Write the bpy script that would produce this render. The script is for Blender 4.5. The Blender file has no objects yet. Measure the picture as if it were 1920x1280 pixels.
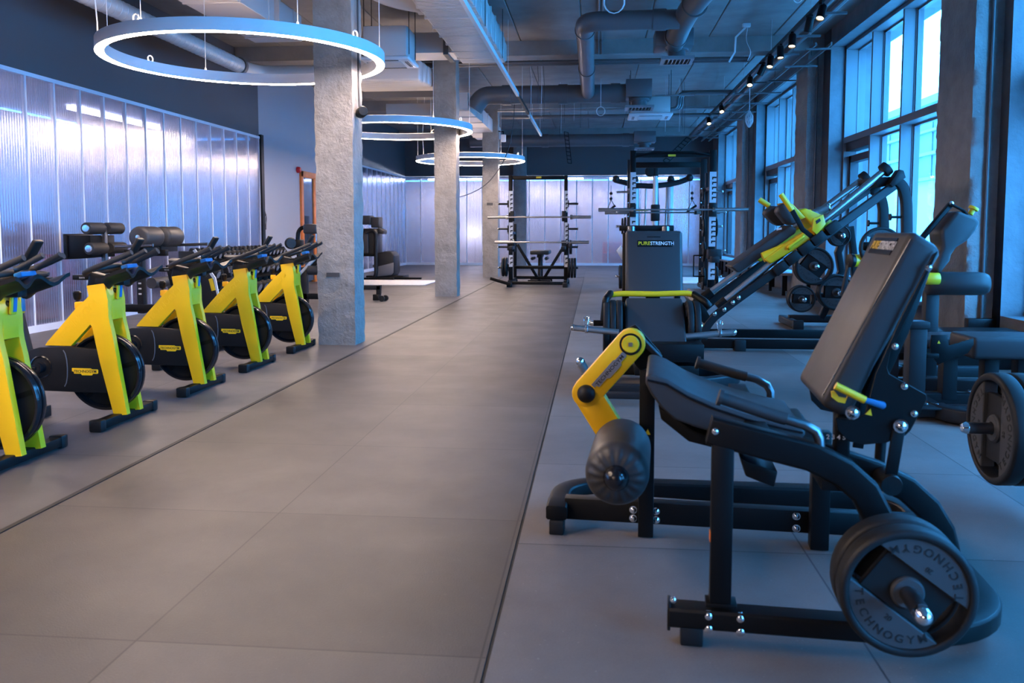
import bpy, bmesh, math, random
from mathutils import Vector, Matrix
random.seed(7)
PI = math.pi
SC = bpy.context.scene
COL = SC.collection

def lin(h):
    h = h.lstrip('#'); o = []
    for i in (0, 2, 4):
        c = int(h[i:i+2], 16)/255.0
        o.append(c/12.92 if c <= .04045 else ((c+.055)/1.055)**2.4)
    return (o[0], o[1], o[2], 1.0)

# ---------------------------------------------------------------- materials
def newmat(name):
    m = bpy.data.materials.new(name); m.use_nodes = True
    nt = m.node_tree; nt.nodes.clear()
    out = nt.nodes.new('ShaderNodeOutputMaterial')
    return m, nt, out
def mat(name, col, rough=.5, metal=0., bump=None, vary=None, spec=None, coat=0., rvary=None):
    m, nt, out = newmat(name)
    p = nt.nodes.new('ShaderNodeBsdfPrincipled'); nt.links.new(p.outputs[0], out.inputs[0])
    c = lin(col) if isinstance(col, str) else (*col, 1.)
    p.inputs['Base Color'].default_value = c
    p.inputs['Roughness'].default_value = rough
    p.inputs['Metallic'].default_value = metal
    if spec is not None: p.inputs['Specular IOR Level'].default_value = spec
    if coat: p.inputs['Coat Weight'].default_value = coat
    tc = nt.nodes.new('ShaderNodeTexCoord')
    def noise(scale, detail=4, rgh=.55):
        n = nt.nodes.new('ShaderNodeTexNoise'); n.inputs['Scale'].default_value = scale
        n.inputs['Detail'].default_value = detail; n.inputs['Roughness'].default_value = rgh
        nt.links.new(tc.outputs['Object'], n.inputs['Vector']); return n
    if vary:
        n = noise(vary[0]); r = nt.nodes.new('ShaderNodeValToRGB')
        k = vary[1]
        r.color_ramp.elements[0].position = .3; r.color_ramp.elements[1].position = .7
        r.color_ramp.elements[0].color = tuple(x*(1-k) for x in c[:3])+(1,)
        r.color_ramp.elements[1].color = tuple(min(1, x*(1+k)) for x in c[:3])+(1,)
        nt.links.new(n.outputs[0], r.inputs[0]); nt.links.new(r.outputs[0], p.inputs['Base Color'])
    if rvary:
        n = noise(rvary[0]); mr = nt.nodes.new('ShaderNodeMapRange')
        mr.inputs[3].default_value = rough-rvary[1]; mr.inputs[4].default_value = rough+rvary[1]
        nt.links.new(n.outputs[0], mr.inputs[0]); nt.links.new(mr.outputs[0], p.inputs['Roughness'])
    if bump:
        n = noise(bump[0], 5, .6); b = nt.nodes.new('ShaderNodeBump')
        b.inputs['Strength'].default_value = bump[1]; b.inputs['Distance'].default_value = bump[2] if len(bump) > 2 else .01
        nt.links.new(n.outputs[0], b.inputs['Height']); nt.links.new(b.outputs[0], p.inputs['Normal'])
    return m
def emit(name, col, strength):
    m, nt, out = newmat(name)
    e = nt.nodes.new('ShaderNodeEmission'); e.inputs[0].default_value = (*col, 1); e.inputs[1].default_value = strength
    nt.links.new(e.outputs[0], out.inputs[0]); return m

M = {}
M['frame'] = mat('black_powder_coat', (.0035, .0037, .0042), .42, 0, spec=.22, bump=(900, .06, .002))
M['grey_frame'] = mat('anthracite_powder_coat', (.012, .0125, .0145), .45, 0, spec=.3, bump=(900, .06, .002))
M['leather'] = mat('black_upholstery', (.034, .033, .035), .46, 0, spec=.4, bump=(420, .14, .002), rvary=(9, .05))
M['foam'] = mat('black_foam', (.02, .02, .022), .6, 0, bump=(300, .15, .002))
M['rubber'] = mat('black_rubber', (.009, .0092, .010), .55, 0, spec=.3, bump=(500, .12, .002), rvary=(14, .06))
M['plate_face'] = mat('grey_rubber_face', (.046, .047, .050), .6, 0, bump=(500, .12, .002))
M['letters'] = mat('black_lettering', (.006, .006, .007), .6)
M['plastic'] = mat('black_plastic', (.008, .0082, .009), .42, 0, spec=.3)
M['gloss_black'] = mat('gloss_black', (.008, .008, .01), .18, 0)
M['yellow'] = mat('yellow_paint', (.92, .52, .010), .38, 0, bump=(700, .03, .002))
M['lemon'] = mat('lemon_paint', (.85, .55, .02), .35, 0)
M['chrome'] = mat('chrome', (.82, .82, .84), .1, 1.)
M['steel'] = mat('brushed_steel', (.55, .54, .54), .3, 1.)
M['steel_dark'] = mat('dark_steel', (.2, .2, .21), .32, 1.)
M['silver'] = mat('silver_paint', (.62, .64, .68), .35, .3)
M['white'] = mat('white_plastic', (.75, .75, .77), .35)
M['offwhite'] = mat('off_white', (.6, .6, .62), .5)
M['grey_badge'] = mat('grey_badge', (.2, .2, .22), .4)
M['orange'] = mat('orange_timber', (.75, .2, .04), .45, vary=(6, .15))
M['red'] = mat('red_plastic', (.55, .012, .02), .35)
M['concrete'] = mat('painted_concrete', (.25, .228, .21), .6, 0, bump=(17, .62, .03), vary=(5, .18))
M['concrete_dark'] = mat('painted_concrete_dark', (.30, .285, .28), .62, 0, bump=(22, .5, .03), vary=(5, .15))
M['ceiling'] = mat('painted_ceiling', (.27, .255, .25), .7, 0, bump=(9, .2, .02), vary=(2.2, .16))
M['navy'] = mat('slate_paint', (.095, .092, .10), .55, 0, bump=(60, .04, .004))
M['greywall'] = mat('grey_paint', (.40, .40, .44), .55, 0, bump=(60, .04, .004))
M['duct'] = mat('painted_duct', (.60, .57, .56), .40, .15, bump=(7, .12, .01))
M['pipe'] = mat('grey_pipe', (.13, .13, .14), .33, .1)
M['pipe_light'] = mat('light_pipe', (.33, .33, .35), .3, .5)
M['winframe'] = mat('window_frame_paint', (.17, .175, .19), .42)
M['winframe_dark'] = mat('dark_gasket', (.03, .032, .04), .5)
M['ringbody'] = mat('ring_aluminium', (.78, .79, .82), .45)
M['rug'] = mat('white_rug', (.72, .70, .70), .9, 0, bump=(60, .5, .01), vary=(14, .1))
M['wood'] = mat('grey_timber', (.24, .23, .235), .5, vary=(4, .2))
M['wire'] = mat('white_cable', (.7, .7, .72), .45)
M['wire_dark'] = mat('dark_cable', (.05, .05, .055), .5)
M['blue_trim'] = mat('blue_trim', (.02, .16, .36), .35)

# ---------------------------------------------------------------- mesh builder
def rotm(rx=0, ry=0, rz=0):
    return Matrix.Rotation(rz, 4, 'Z') @ Matrix.Rotation(ry, 4, 'Y') @ Matrix.Rotation(rx, 4, 'X')
class MB:
    def __init__(s): s.bm = bmesh.new()
    def face(s, vs):
        try: return s.bm.faces.new(vs)
        except ValueError: return None
    def box(s, c, d, rot=None):
        m = Matrix.Translation(c) @ (rot or Matrix.Identity(4))
        v = [s.bm.verts.new(m @ Vector((d[0]/2*x, d[1]/2*y, d[2]/2*z))) for x in (-1, 1) for y in (-1, 1) for z in (-1, 1)]
        for f in ((0, 1, 3, 2), (4, 6, 7, 5), (0, 4, 5, 1), (2, 3, 7, 6), (0, 2, 6, 4), (1, 5, 7, 3)): s.face([v[i] for i in f])
        return s
    def bounds(s, x0, x1, y0, y1, z0, z1):
        return s.box(((x0+x1)/2, (y0+y1)/2, (z0+z1)/2), (abs(x1-x0), abs(y1-y0), abs(z1-z0)))
    def prism(s, pts, y0, y1, axis='y'):
        """outline pts extruded: axis y -> pts are (x,z); axis x -> (y,z); axis z -> (x,y)"""
        def P(p, t):
            if axis == 'y': return (p[0], t, p[1])
            if axis == 'x': return (t, p[0], p[1])
            return (p[0], p[1], t)
        a = [s.bm.verts.new(P(p, y0)) for p in pts]; b = [s.bm.verts.new(P(p, y1)) for p in pts]
        n = len(pts)
        s.face(a); s.face(b[::-1])
        for i in range(n): s.face([a[i], b[i], b[(i+1) % n], a[(i+1) % n]])
        return s
    def sweep(s, path, prof, closed=False, up=None, caps=True):
        """sweep a closed 2-D profile [(u,v)] along a 3-D path"""
        P = [Vector(p) for p in path]; n = len(P); rings = []
        up0 = Vector(up) if up else None
        prevn = None
        for i in range(n):
            if closed: t = (P[(i+1) % n]-P[i-1])
            elif i == 0: t = P[1]-P[0]
            elif i == n-1: t = P[-1]-P[-2]
            else: t = (P[i+1]-P[i]).normalized()+(P[i]-P[i-1]).normalized()
            if t.length < 1e-9: t = P[min(i+1, n-1)]-P[max(i-1, 0)]
            t.normalize()
            if up0 is not None:
                b = up0-t*up0.dot(t)
                if b.length < 1e-4: b = t.orthogonal()
                b.normalize()
            else:
                if prevn is None: b = t.orthogonal().normalized()
                else:
                    b = prevn-t*prevn.dot(t)
                    b = b.normalized() if b.length > 1e-6 else t.orthogonal().normalized()
                prevn = b
            a = t.cross(b)
            k = 1.
            if 0 < i < n-1 and not closed:
                d = (P[i+1]-P[i]).normalized().dot((P[i]-P[i-1]).normalized())
                k = 1./max(.6, math.sqrt(max(0, (1+d)/2)))
            rings.append([s.bm.verts.new(P[i]+a*(q[0]*(k if up0 is None else 1.))+b*(q[1]*k)) for q in prof])
        m = len(prof)
        rng = range(n) if closed else range(n-1)
        for i in rng:
            A, B = rings[i], rings[(i+1) % n]
            for j in range(m): s.face([A[j], A[(j+1) % m], B[(j+1) % m], B[j]])
        if caps and not closed: s.face(rings[0][::-1]); s.face(rings[-1])
        return s
    def tube(s, path, r, n=12, closed=False, rnd=0.):
        if rnd: path = fillet(path, rnd)
        return s.sweep(path, [(r*math.cos(2*PI*j/n), r*math.sin(2*PI*j/n)) for j in range(n)], closed)
    def rtube(s, path, w, h, up=(0, 0, 1), rnd=0., closed=False, n=6):
        if rnd: path = fillet(path, rnd, n)
        c = min(w, h)*.12; w, h = w/2, h/2
        prof = [(w-c, -h), (w, -h+c), (w, h-c), (w-c, h), (-w+c, h), (-w, h-c), (-w, -h+c), (-w+c, -h)]
        return s.sweep(path, prof, closed, up)
    def lathe(s, prof, o=(0, 0, 0), axis='z', n=32, dirv=None):
        """prof [(r,h)] revolved about axis through o"""
        ax = Vector(dirv).normalized() if dirv else Vector({'x': (1, 0, 0), 'y': (0, 1, 0), 'z': (0, 0, 1)}[axis])
        e1 = ax.orthogonal().normalized(); e2 = ax.cross(e1); o = Vector(o); R = []
        for r, h in prof:
            if r < 1e-6: R.append([s.bm.verts.new(o+ax*h)])
            else: R.append([s.bm.verts.new(o+ax*h+e1*(r*math.cos(2*PI*j/n))+e2*(r*math.sin(2*PI*j/n))) for j in range(n)])
        for A, B in zip(R, R[1:]):
            for j in range(n):
                k = (j+1) % n
                if len(A) == 1 and len(B) == 1: continue
                if len(A) == 1: s.face([A[0], B[k], B[j]])
                elif len(B) == 1: s.face([A[j], A[k], B[0]])
                else: s.face([A[j], A[k], B[k], B[j]])
        return s
    def cyl(s, a, b, r, n=20, r2=None):
        a, b = Vector(a), Vector(b); L = (b-a).length
        return s.lathe([(0, 0), (r, 0), (r if r2 is None else r2, L), (0, L)], a, n=n, dirv=b-a)
    def ball(s, c, r, n=16, sq=(1, 1, 1)):
        k = n//2
        base = len(s.bm.verts)
        s.lathe([(r*math.sin(PI*i/k) if 0 < i < k else 0, -r*math.cos(PI*i/k)) for i in range(k+1)], (0, 0, 0), 'z', n)
        s.bm.verts.ensure_lookup_table()
        for v in s.bm.verts[base:]: v.co = Vector((v.co.x*sq[0]+c[0], v.co.y*sq[1]+c[1], v.co.z*sq[2]+c[2]))
        return s
    def xf(s, m, start=0):
        s.bm.verts.ensure_lookup_table()
        for v in s.bm.verts[start:]: v.co = m @ v.co
        return s
    def nv(s): return len(s.bm.verts)
    def text(s, txt, size, mtx, depth=.002, sx=1.):
        base = len(s.bm.verts)
        me = textmesh(txt)
        vs = [s.bm.verts.new(mtx @ Vector((v.co.x*size*sx, v.co.y*size, v.co.z*depth))) for v in me.vertices]
        for p in me.polygons: s.face([vs[i] for i in p.vertices])
        return s
    def bevel(s, w, seg=2, ang=30):
        s.bm.normal_update()
        bmesh.ops.remove_doubles(s.bm, verts=s.bm.verts, dist=1e-5)
        es = [e for e in s.bm.edges if len(e.link_faces) == 2 and e.calc_face_angle(0) > math.radians(ang)]
        bmesh.ops.bevel(s.bm, geom=es, offset=w, offset_type='OFFSET', segments=seg, profile=.5, affect='EDGES', clamp_overlap=True)
        return s
def fillet(path, r, n=6):
    P = [Vector(p) for p in path]; out = [P[0]]
    for i in range(1, len(P)-1):
        a, b, c = P[i-1], P[i], P[i+1]
        u, v = (a-b), (c-b); d = min(r, u.length*.49, v.length*.49)
        u.normalize(); v.normalize()
        p0, p1 = b+u*d, b+v*d
        for k in range(n+1):
            t = k/n; out.append(p0*(1-t)**2+b*(2*t*(1-t))+p1*t*t)
    out.append(P[-1]); return out
_txt = {}
def textmesh(t):
    if t not in _txt:
        cu = bpy.data.curves.new('txt', 'FONT'); cu.body = t; cu.size = 1.; cu.align_x = 'CENTER'; cu.align_y = 'CENTER'
        cu.extrude = .5; cu.resolution_u = 3; cu.offset = .012
        o = bpy.data.objects.new('txt', cu); COL.objects.link(o)
        dg = bpy.context.evaluated_depsgraph_get(); dg.update()
        me = bpy.data.meshes.new_from_object(o.evaluated_get(dg))
        COL.objects.unlink(o); bpy.data.objects.remove(o); bpy.data.curves.remove(cu)
        _txt[t] = me
    return _txt[t]
def arc(cx, cy, r, a0, a1, n=10):
    return [(cx+r*math.cos(math.radians(a0+(a1-a0)*i/n)), cy+r*math.sin(math.radians(a0+(a1-a0)*i/n))) for i in range(n+1)]
def capsule(a, b, r, n=10):
    a, b = Vector(a), Vector(b); t = math.atan2(b.y-a.y, b.x-a.x)
    return [(b.x+r*math.cos(t-PI/2+PI*i/n), b.y+r*math.sin(t-PI/2+PI*i/n)) for i in range(n+1)] + \
           [(a.x+r*math.cos(t+PI/2+PI*i/n), a.y+r*math.sin(t+PI/2+PI*i/n)) for i in range(n+1)]

def obj(name, mb, m, parent=None, bev=0, seg=2, smooth=38, loc=None):
    if bev: mb.bevel(bev, seg)
    bmesh.ops.recalc_face_normals(mb.bm, faces=mb.bm.faces)
    me = bpy.data.meshes.new(name); mb.bm.to_mesh(me); mb.bm.free()
    me.materials.append(M[m] if isinstance(m, str) else m)
    for p in me.polygons: p.use_smooth = True
    me.set_sharp_from_angle(angle=math.radians(smooth))
    o = bpy.data.objects.new(name, me); COL.objects.link(o)
    if parent: o.parent = parent
    if loc: o.location = loc
    return o
def tag(o, label=None, cat=None, group=None, kind=None):
    if label: o['label'] = label
    if cat: o['category'] = cat
    if group: o['group'] = group
    if kind: o['kind'] = kind
    return o
def thing(name, label, cat, loc=(0, 0, 0), rz=0, group=None):
    o = bpy.data.objects.new(name, None); o.empty_display_size = .1; COL.objects.link(o)
    o.location = loc; o.rotation_euler = (0, 0, rz)
    return tag(o, label, cat, group)
def single(name, mb, m, label, cat, group=None, loc=None, **k):
    return tag(obj(name, mb, m, loc=loc, **k), label, cat, group)
def struct(name, mb, m, parent=None, **k):
    o = obj(name, mb, m, parent, **k)
    if not parent: o['kind'] = 'structure'
    return o
def dup(root, loc=None, rz=None, label=None, group=None, scale=None):
    def rec(o, par):
        c = o.copy(); COL.objects.link(c)
        if par: c.parent = par
        for ch in list(o.children): rec(ch, c)
        return c
    r = rec(root, None)
    if loc is not None: r.location = loc
    if rz is not None: r.rotation_euler = rz if isinstance(rz, (tuple, list)) else (0, 0, rz)
    if label: r['label'] = label
    if group: r['group'] = group
    if scale: r.scale = scale if isinstance(scale, (tuple, list)) else (scale,)*3
    return r
def bolts(parent, pts, r=.009, d=(0, -1, 0), m='chrome', name='bolt'):
    mb = MB(); mb.lathe([(r*1.35, 0), (r*1.35, r*.25), (r, r*.3), (r*.95, r*.75), (r*.6, r*1.05), (0, r*1.1)], (0, 0, 0), n=12, dirv=d)
    first = None
    for p in pts:
        if first is None: first = obj(name, mb, m, parent, loc=p)
        else:
            c = first.copy(); COL.objects.link(c); c.parent = parent; c.location = p

# ---------------------------------------------------------------- camera
cam = bpy.data.cameras.new('camera'); camo = bpy.data.objects.new('camera', cam); COL.objects.link(camo)
camo.location = (0, 0, 1.3)
camo.rotation_euler = (math.radians(90-4.36), 0, math.radians(5.613))
cam.sensor_width = 36.; cam.lens = 36.*1600/1920; cam.shift_y = -86.7/1920
cam.clip_end = 300
SC.camera = camo
SC.view_settings.view_transform = 'Standard'; SC.view_settings.look = 'None'
SC.view_settings.gamma = 1.; SC.view_settings.use_curve_mapping = False
SC.view_settings.exposure = 1.2
SC.cycles.use_denoising = True
SC.cycles.max_bounces = 8; SC.cycles.diffuse_bounces = 4; SC.cycles.glossy_bounces = 4
SC.cycles.transparent_max_bounces = 12; SC.cycles.transmission_bounces = 4
SC.cycles.sample_clamp_indirect = 8.; SC.cycles.caustics_reflective = False; SC.cycles.caustics_refractive = False
SC.cycles.blur_glossy = .5
cam.dof.use_dof = True; cam.dof.focus_distance = 9.; cam.dof.aperture_fstop = 4.5
# ---------------------------------------------------------------- daylight
w = bpy.data.worlds.new('sky'); SC.world = w; w.use_nodes = True
bgn = w.node_tree.nodes['Background']
bgn.inputs[0].default_value = (.06, .40, 1.0, 1); bgn.inputs[1].default_value = 13.

# ================================================================ setting
XL, XR, XW, YF, YB, ZC = -7.1, 4.72, 4.15, 31.5, -7.6, 4.88
def floormat(name, col, sx, sy, x0, y0, rough, speck=.25):
    m, nt, out = newmat(name); N, L = nt.nodes, nt.links
    p = N.new('ShaderNodeBsdfPrincipled'); L.new(p.outputs[0], out.inputs[0])
    g = N.new('ShaderNodeNewGeometry'); sp = N.new('ShaderNodeSeparateXYZ'); L.new(g.outputs['Position'], sp.inputs[0])
    def mth(op, a, b=None):
        n = N.new('ShaderNodeMath'); n.operation = op
        for i, v in enumerate((a, b)):
            if v is None: continue
            if isinstance(v, (int, float)): n.inputs[i].default_value = v
            else: L.new(v, n.inputs[i])
        return n.outputs[0]
    def cell(src, o, s): return mth('DIVIDE', mth('SUBTRACT', src, o), s)
    cx, cy = cell(sp.outputs[0], x0, sx), cell(sp.outputs[1], y0, sy)
    def line(c, s): # 1 on the joint
        fr = mth('FRACT', c); d = mth('MINIMUM', fr, mth('SUBTRACT', 1., fr))
        return mth('LESS_THAN', mth('MULTIPLY', d, s), .0035)
    j = mth('MAXIMUM', line(cx, sx), line(cy, sy))
    cb = N.new('ShaderNodeCombineXYZ'); L.new(mth('FLOOR', cx), cb.inputs[0]); L.new(mth('FLOOR', cy), cb.inputs[1])
    wn = N.new('ShaderNodeTexWhiteNoise'); L.new(cb.outputs[0], wn.inputs['Vector'])
    tile = mth('ADD', .78, mth('MULTIPLY', wn.outputs[0], .44))
    def noise(sc, det, rg=.6):
        n = N.new('ShaderNodeTexNoise'); n.inputs['Scale'].default_value = sc; n.inputs['Detail'].default_value = det; n.inputs['Roughness'].default_value = rg
        L.new(g.outputs['Position'], n.inputs['Vector']); return n.outputs[0]
    cloud = mth('ADD', .45, mth('MULTIPLY', noise(1.1, 7, .68), 1.1))
    grain = mth('ADD', 1-speck, mth('MULTIPLY', noise(130, 3, .8), 2*speck))
    fleck = mth('GREATER_THAN', noise(75, 2, .5), .735)
    base = mth('MULTIPLY', mth('MULTIPLY', tile, cloud), grain)
    base = mth('ADD', base, mth('MULTIPLY', fleck, .9))
    base = mth('MULTIPLY', base, mth('SUBTRACT', 1., mth('MULTIPLY', j, .75)))
    mx = N.new('ShaderNodeMix'); mx.data_type = 'RGBA'; mx.blend_type = 'MULTIPLY'; mx.inputs[0].default_value = 1
    mx.inputs[6].default_value = (*col, 1); cc = N.new('ShaderNodeCombineColor')
    for i in range(3): L.new(base, cc.inputs[i])
    L.new(cc.outputs[0], mx.inputs[7]); L.new(mx.outputs[2], p.inputs['Base Color'])
    L.new(mth('ADD', rough-.09, mth('MULTIPLY', noise(2.1, 5), .18)), p.inputs['Roughness'])
    b = N.new('ShaderNodeBump'); b.inputs['Strength'].default_value = .25; b.inputs['Distance'].default_value = .003
    L.new(mth('SUBTRACT', noise(160, 2), mth('MULTIPLY', j, 2.)), b.inputs['Height']); L.new(b.outputs[0], p.inputs['Normal'])
    return m
M['lane'] = floormat('lane_rubber_tiles', (.054, .044, .038), 1.105, 1.235, -2.55, 3.725, .47)
M['mat'] = floormat('mat_rubber_tiles', (.122, .106, .097), 1.17, 1.225, -.318, 3.45, .55)
M['zone'] = floormat('cycle_zone_rubber', (.082, .076, .078), 1.1, 1.2, -2.53, 4.6, .50)

LX0, LX1, LYE = -2.55, -.318, 23.6
struct('floor', MB().bounds(XL-3, LX0-.016, YB, YF+3, -.1, 0), 'zone')
struct('floor_lane', MB().bounds(LX0+.012, LX1-.006, YB, LYE-.02, -.1, 0), 'lane')
struct('floor_mat', MB().bounds(LX1+.006, XR+.1, YB, LYE, -.1, 0), 'mat')
struct('floor_far', MB().bounds(LX0-.016, XR+.1, LYE, YF+3, -.1, 0), 'zone')
struct('trim_1', MB().bounds(LX0-.016, LX0+.012, YB, LYE, -.1, .004), 'rubber')
struct('trim_2', MB().bounds(LX1-.006, LX1+.006, YB, LYE, -.1, -.004), 'rubber')
struct('trim_3', MB().bounds(LX0+.012, LX1-.006, LYE-.02, LYE, -.1, .004), 'rubber')

# ceiling slab of precast planks, cross beams
def ceilmat():
    m = M['ceiling']
    return m
mb = MB()
x = XL-.2
while x < XR+.4:
    x1 = min(x+1.17, XR+.5); mb.bounds(x+.006, x1-.006, YB-.2, YF+.2, ZC, ZC+.2); x = x1
struct('ceiling', mb, 'ceiling', bev=.012, seg=1)
struct('ceiling_topping', MB().bounds(XL-.3, XR+.5, YB-.3, YF+.3, ZC+.03, ZC+.3), 'wire_dark')
COLY = (-4.8, 2.29, 9.38, 16.47, 23.56)
for i, y in enumerate(COLY+(30.6,)):
    struct('ceiling_beam_%d' % (i+1), MB().bounds(XL, XR+.2, y, y+.42, 4.6, ZC+.01), 'ceiling', bev=.012, seg=1)

# rough concrete columns and window pilasters
def rough_box(x0, x1, y0, y1, z0, z1, amp=.006, step=.055, edge=.5):
    mb = MB(); nx, ny, nz = [max(2, int(round(d/step))) for d in (x1-x0, y1-y0, z1-z0)]
    vs = {}
    from mathutils import noise as nz_
    def V(i, j, k):
        if (i, j, k) not in vs:
            p = Vector((x0+(x1-x0)*i/nx, y0+(y1-y0)*j/ny, z0+(z1-z0)*k/nz))
            n = nz_.noise_vector(p*6.)*amp+nz_.noise_vector(p*21.)*amp*.7
            e = (i in (0, nx))+(j in (0, ny))
            if e == 2:
                q = abs(nz_.noise(Vector((p.x*3, p.y*3, p.z*9))))**.8
                c = Vector(((x0+x1)/2-p.x, (y0+y1)/2-p.y, 0)).normalized(); n += c*q*.045*edge
            if k == 0: n.z = 0
            vs[(i, j, k)] = mb.bm.verts.new(p+n)
        return vs[(i, j, k)]
    for k in range(nz):
        for i in range(nx):
            mb.face([V(i, 0, k), V(i+1, 0, k), V(i+1, 0, k+1), V(i, 0, k+1)]); mb.face([V(i, ny, k), V(i, ny, k+1), V(i+1, ny, k+1), V(i+1, ny, k)])
        for j in range(ny):
            mb.face([V(0, j, k), V(0, j, k+1), V(0, j+1, k+1), V(0, j+1, k)]); mb.face([V(nx, j, k), V(nx, j+1, k), V(nx, j+1, k+1), V(nx, j, k+1)])
    return mb
for i, y in enumerate(COLY[1:]):
    if i == 0: continue
    struct('column_%d' % i, rough_box(-3.14, -2.70, y, y+.40, 0, 4.62), 'concrete', smooth=50)
# dark slabs on two column faces, painting the shade of small chases
struct('column_recess_shade_1', MB().box((-2.95, 9.373, .80), (.15, .012, .045)), 'wire_dark')
struct('column_recess_shade_2', MB().box((-2.93, 23.555, 2.02), (.17, .012, .07)), 'wire_dark')

# left wall: dark paint above, polycarbonate partitions below
PT = 3.25
struct('wall_left', MB().bounds(XL-.2, XL, YB, 17.6, PT, ZC+.1).bounds(XL-.2, XL, 25.6, YF, PT, ZC+.1), 'navy')
struct('wall_left_lower', MB().bounds(XL-.2, XL, 17.6, 20.05, 0, ZC+.1).bounds(XL-.2, XL, 22.0, 25.6, 0, ZC+.1).bounds(XL-.2, XL, 20.05, 22.0, 2.70, ZC+.1).bounds(XL-.2, XL-.1, 20.05, 22.0, 0, 2.70), 'greywall')
struct('wall_far', MB().bounds(XL, XR+.2, YF, YF+.2, 3.3, ZC+.1), 'navy')
struct('wall_back', MB().bounds(XL-.2, XR+.4, YB-.2, YB, 0, ZC+.1), 'navy')

def schlick(nt, f0, pw=5.):
    N, L = nt.nodes, nt.links
    lw = N.new('ShaderNodeLayerWeight'); lw.inputs[0].default_value = .5
    p = N.new('ShaderNodeMath'); p.operation = 'POWER'; L.new(lw.outputs['Facing'], p.inputs[0]); p.inputs[1].default_value = pw
    a = N.new('ShaderNodeMath'); a.operation = 'MULTIPLY_ADD'; L.new(p.outputs[0], a.inputs[0]); a.inputs[1].default_value = 1-f0; a.inputs[2].default_value = f0
    return a.outputs[0]
def polymat(name, axis):
    m, nt, out = newmat(name); N, L = nt.nodes, nt.links
    g = N.new('ShaderNodeNewGeometry'); sp = N.new('ShaderNodeSeparateXYZ'); L.new(g.outputs['Position'], sp.inputs[0])
    mu = N.new('ShaderNodeMath'); mu.operation = 'MULTIPLY'; L.new(sp.outputs[axis], mu.inputs[0]); mu.inputs[1].default_value = 2*PI/.048
    sn = N.new('ShaderNodeMath'); sn.operation = 'SINE'; L.new(mu.outputs[0], sn.inputs[0])
    b = N.new('ShaderNodeBump'); b.inputs['Strength'].default_value = .30; b.inputs['Distance'].default_value = .004; L.new(sn.outputs[0], b.inputs['Height'])
    dif = N.new('ShaderNodeBsdfDiffuse')
    rp = N.new('ShaderNodeValToRGB'); rp.color_ramp.elements[0].position = .15; rp.color_ramp.elements[1].position = .6
    rp.color_ramp.elements[0].color = (.10, .10, .20, 1); rp.color_ramp.elements[1].color = (.42, .42, .55, 1)
    ma = N.new('ShaderNodeMath'); ma.operation = 'MULTIPLY_ADD'; L.new(sn.outputs[0], ma.inputs[0]); ma.inputs[1].default_value = .5; ma.inputs[2].default_value = .5
    L.new(ma.outputs[0], rp.inputs[0]); L.new(rp.outputs[0], dif.inputs[0])
    trl = N.new('ShaderNodeBsdfTranslucent'); trl.inputs[0].default_value = (.55, .55, .70, 1)
    trp = N.new('ShaderNodeBsdfTransparent'); trp.inputs[0].default_value = (.82, .80, .90, 1)
    gl = N.new('ShaderNodeBsdfGlossy'); gl.inputs[0].default_value = (.92, .93, 1., 1); gl.inputs['Roughness'].default_value = .17
    L.new(b.outputs[0], gl.inputs['Normal'])
    def mix(a, c, f):
        n = N.new('ShaderNodeMixShader')
        if isinstance(f, float): n.inputs[0].default_value = f
        else: L.new(f, n.inputs[0])
        L.new(a, n.inputs[1]); L.new(c, n.inputs[2]); return n.outputs[0]
    body = mix(mix(dif.outputs[0], trl.outputs[0], .5), trp.outputs[0], .66)
    L.new(mix(body, gl.outputs[0], schlick(nt, .30, 3.)), out.inputs[0]); return m
M['poly_left'] = polymat('ribbed_polycarbonate_left', 1)
M['poly_far'] = polymat('ribbed_polycarbonate_far', 0)
M['seam'] = mat('clear_seam_profile', (.86, .87, .96), .25)
PW = .572
def partition(n, axis, a0, a1, fixed, m):
    """row of ribbed panels with clear joint profiles"""
    k = int(round((a1-a0)/PW)); pw = (a1-a0)/k
    pan, seam = MB(), MB()
    for i in range(k):
        u0, u1 = a0+i*pw+.012, a0+(i+1)*pw-.012
        if axis == 'y': pan.bounds(fixed-.04, fixed, u0, u1, .09, PT-.03)
        else: pan.bounds(u0, u1, fixed, fixed+.04, .09, PT-.03)
    for i in range(k+1):
        u = a0+i*pw
        if axis == 'y': seam.bounds(fixed-.05, fixed+.008, u-.013, u+.013, .09, PT-.03)
        else: seam.bounds(u-.013, u+.013, fixed-.008, fixed+.05, .09, PT-.03)
    o = struct('wall_%s' % n, pan, m); s = obj('joint_profile', seam, 'seam', o)
    rail = MB()
    for z0, z1 in ((0, .09), (PT-.03, PT+.02)):
        if axis == 'y': rail.bounds(fixed-.06, fixed+.02, a0-.02, a1+.02, z0, z1)
        else: rail.bounds(a0-.02, a1+.02, fixed-.02, fixed+.06, z0, z1)
    obj('rail', rail, 'seam' , o)
partition('partition_left', 'y', 1.0, 17.6, XL, 'poly_left')
partition('partition_left_rear', 'y', 25.6, 31.5, XL, 'poly_left')
partition('partition_far', 'x', XL, 3.92, YF, 'poly_far')
struct('wall_left_near', MB().bounds(XL-.2, XL, YB, 1.0, 0, PT), 'navy')
struct('wall_far_right', MB().bounds(3.92, XR+.2, YF, YF+.2, 0, 3.3), 'navy')
struct('trim_4', MB().bounds(XL-.02, XL+.05, 17.6, 17.74, 0, PT+.06), 'frame')
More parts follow.
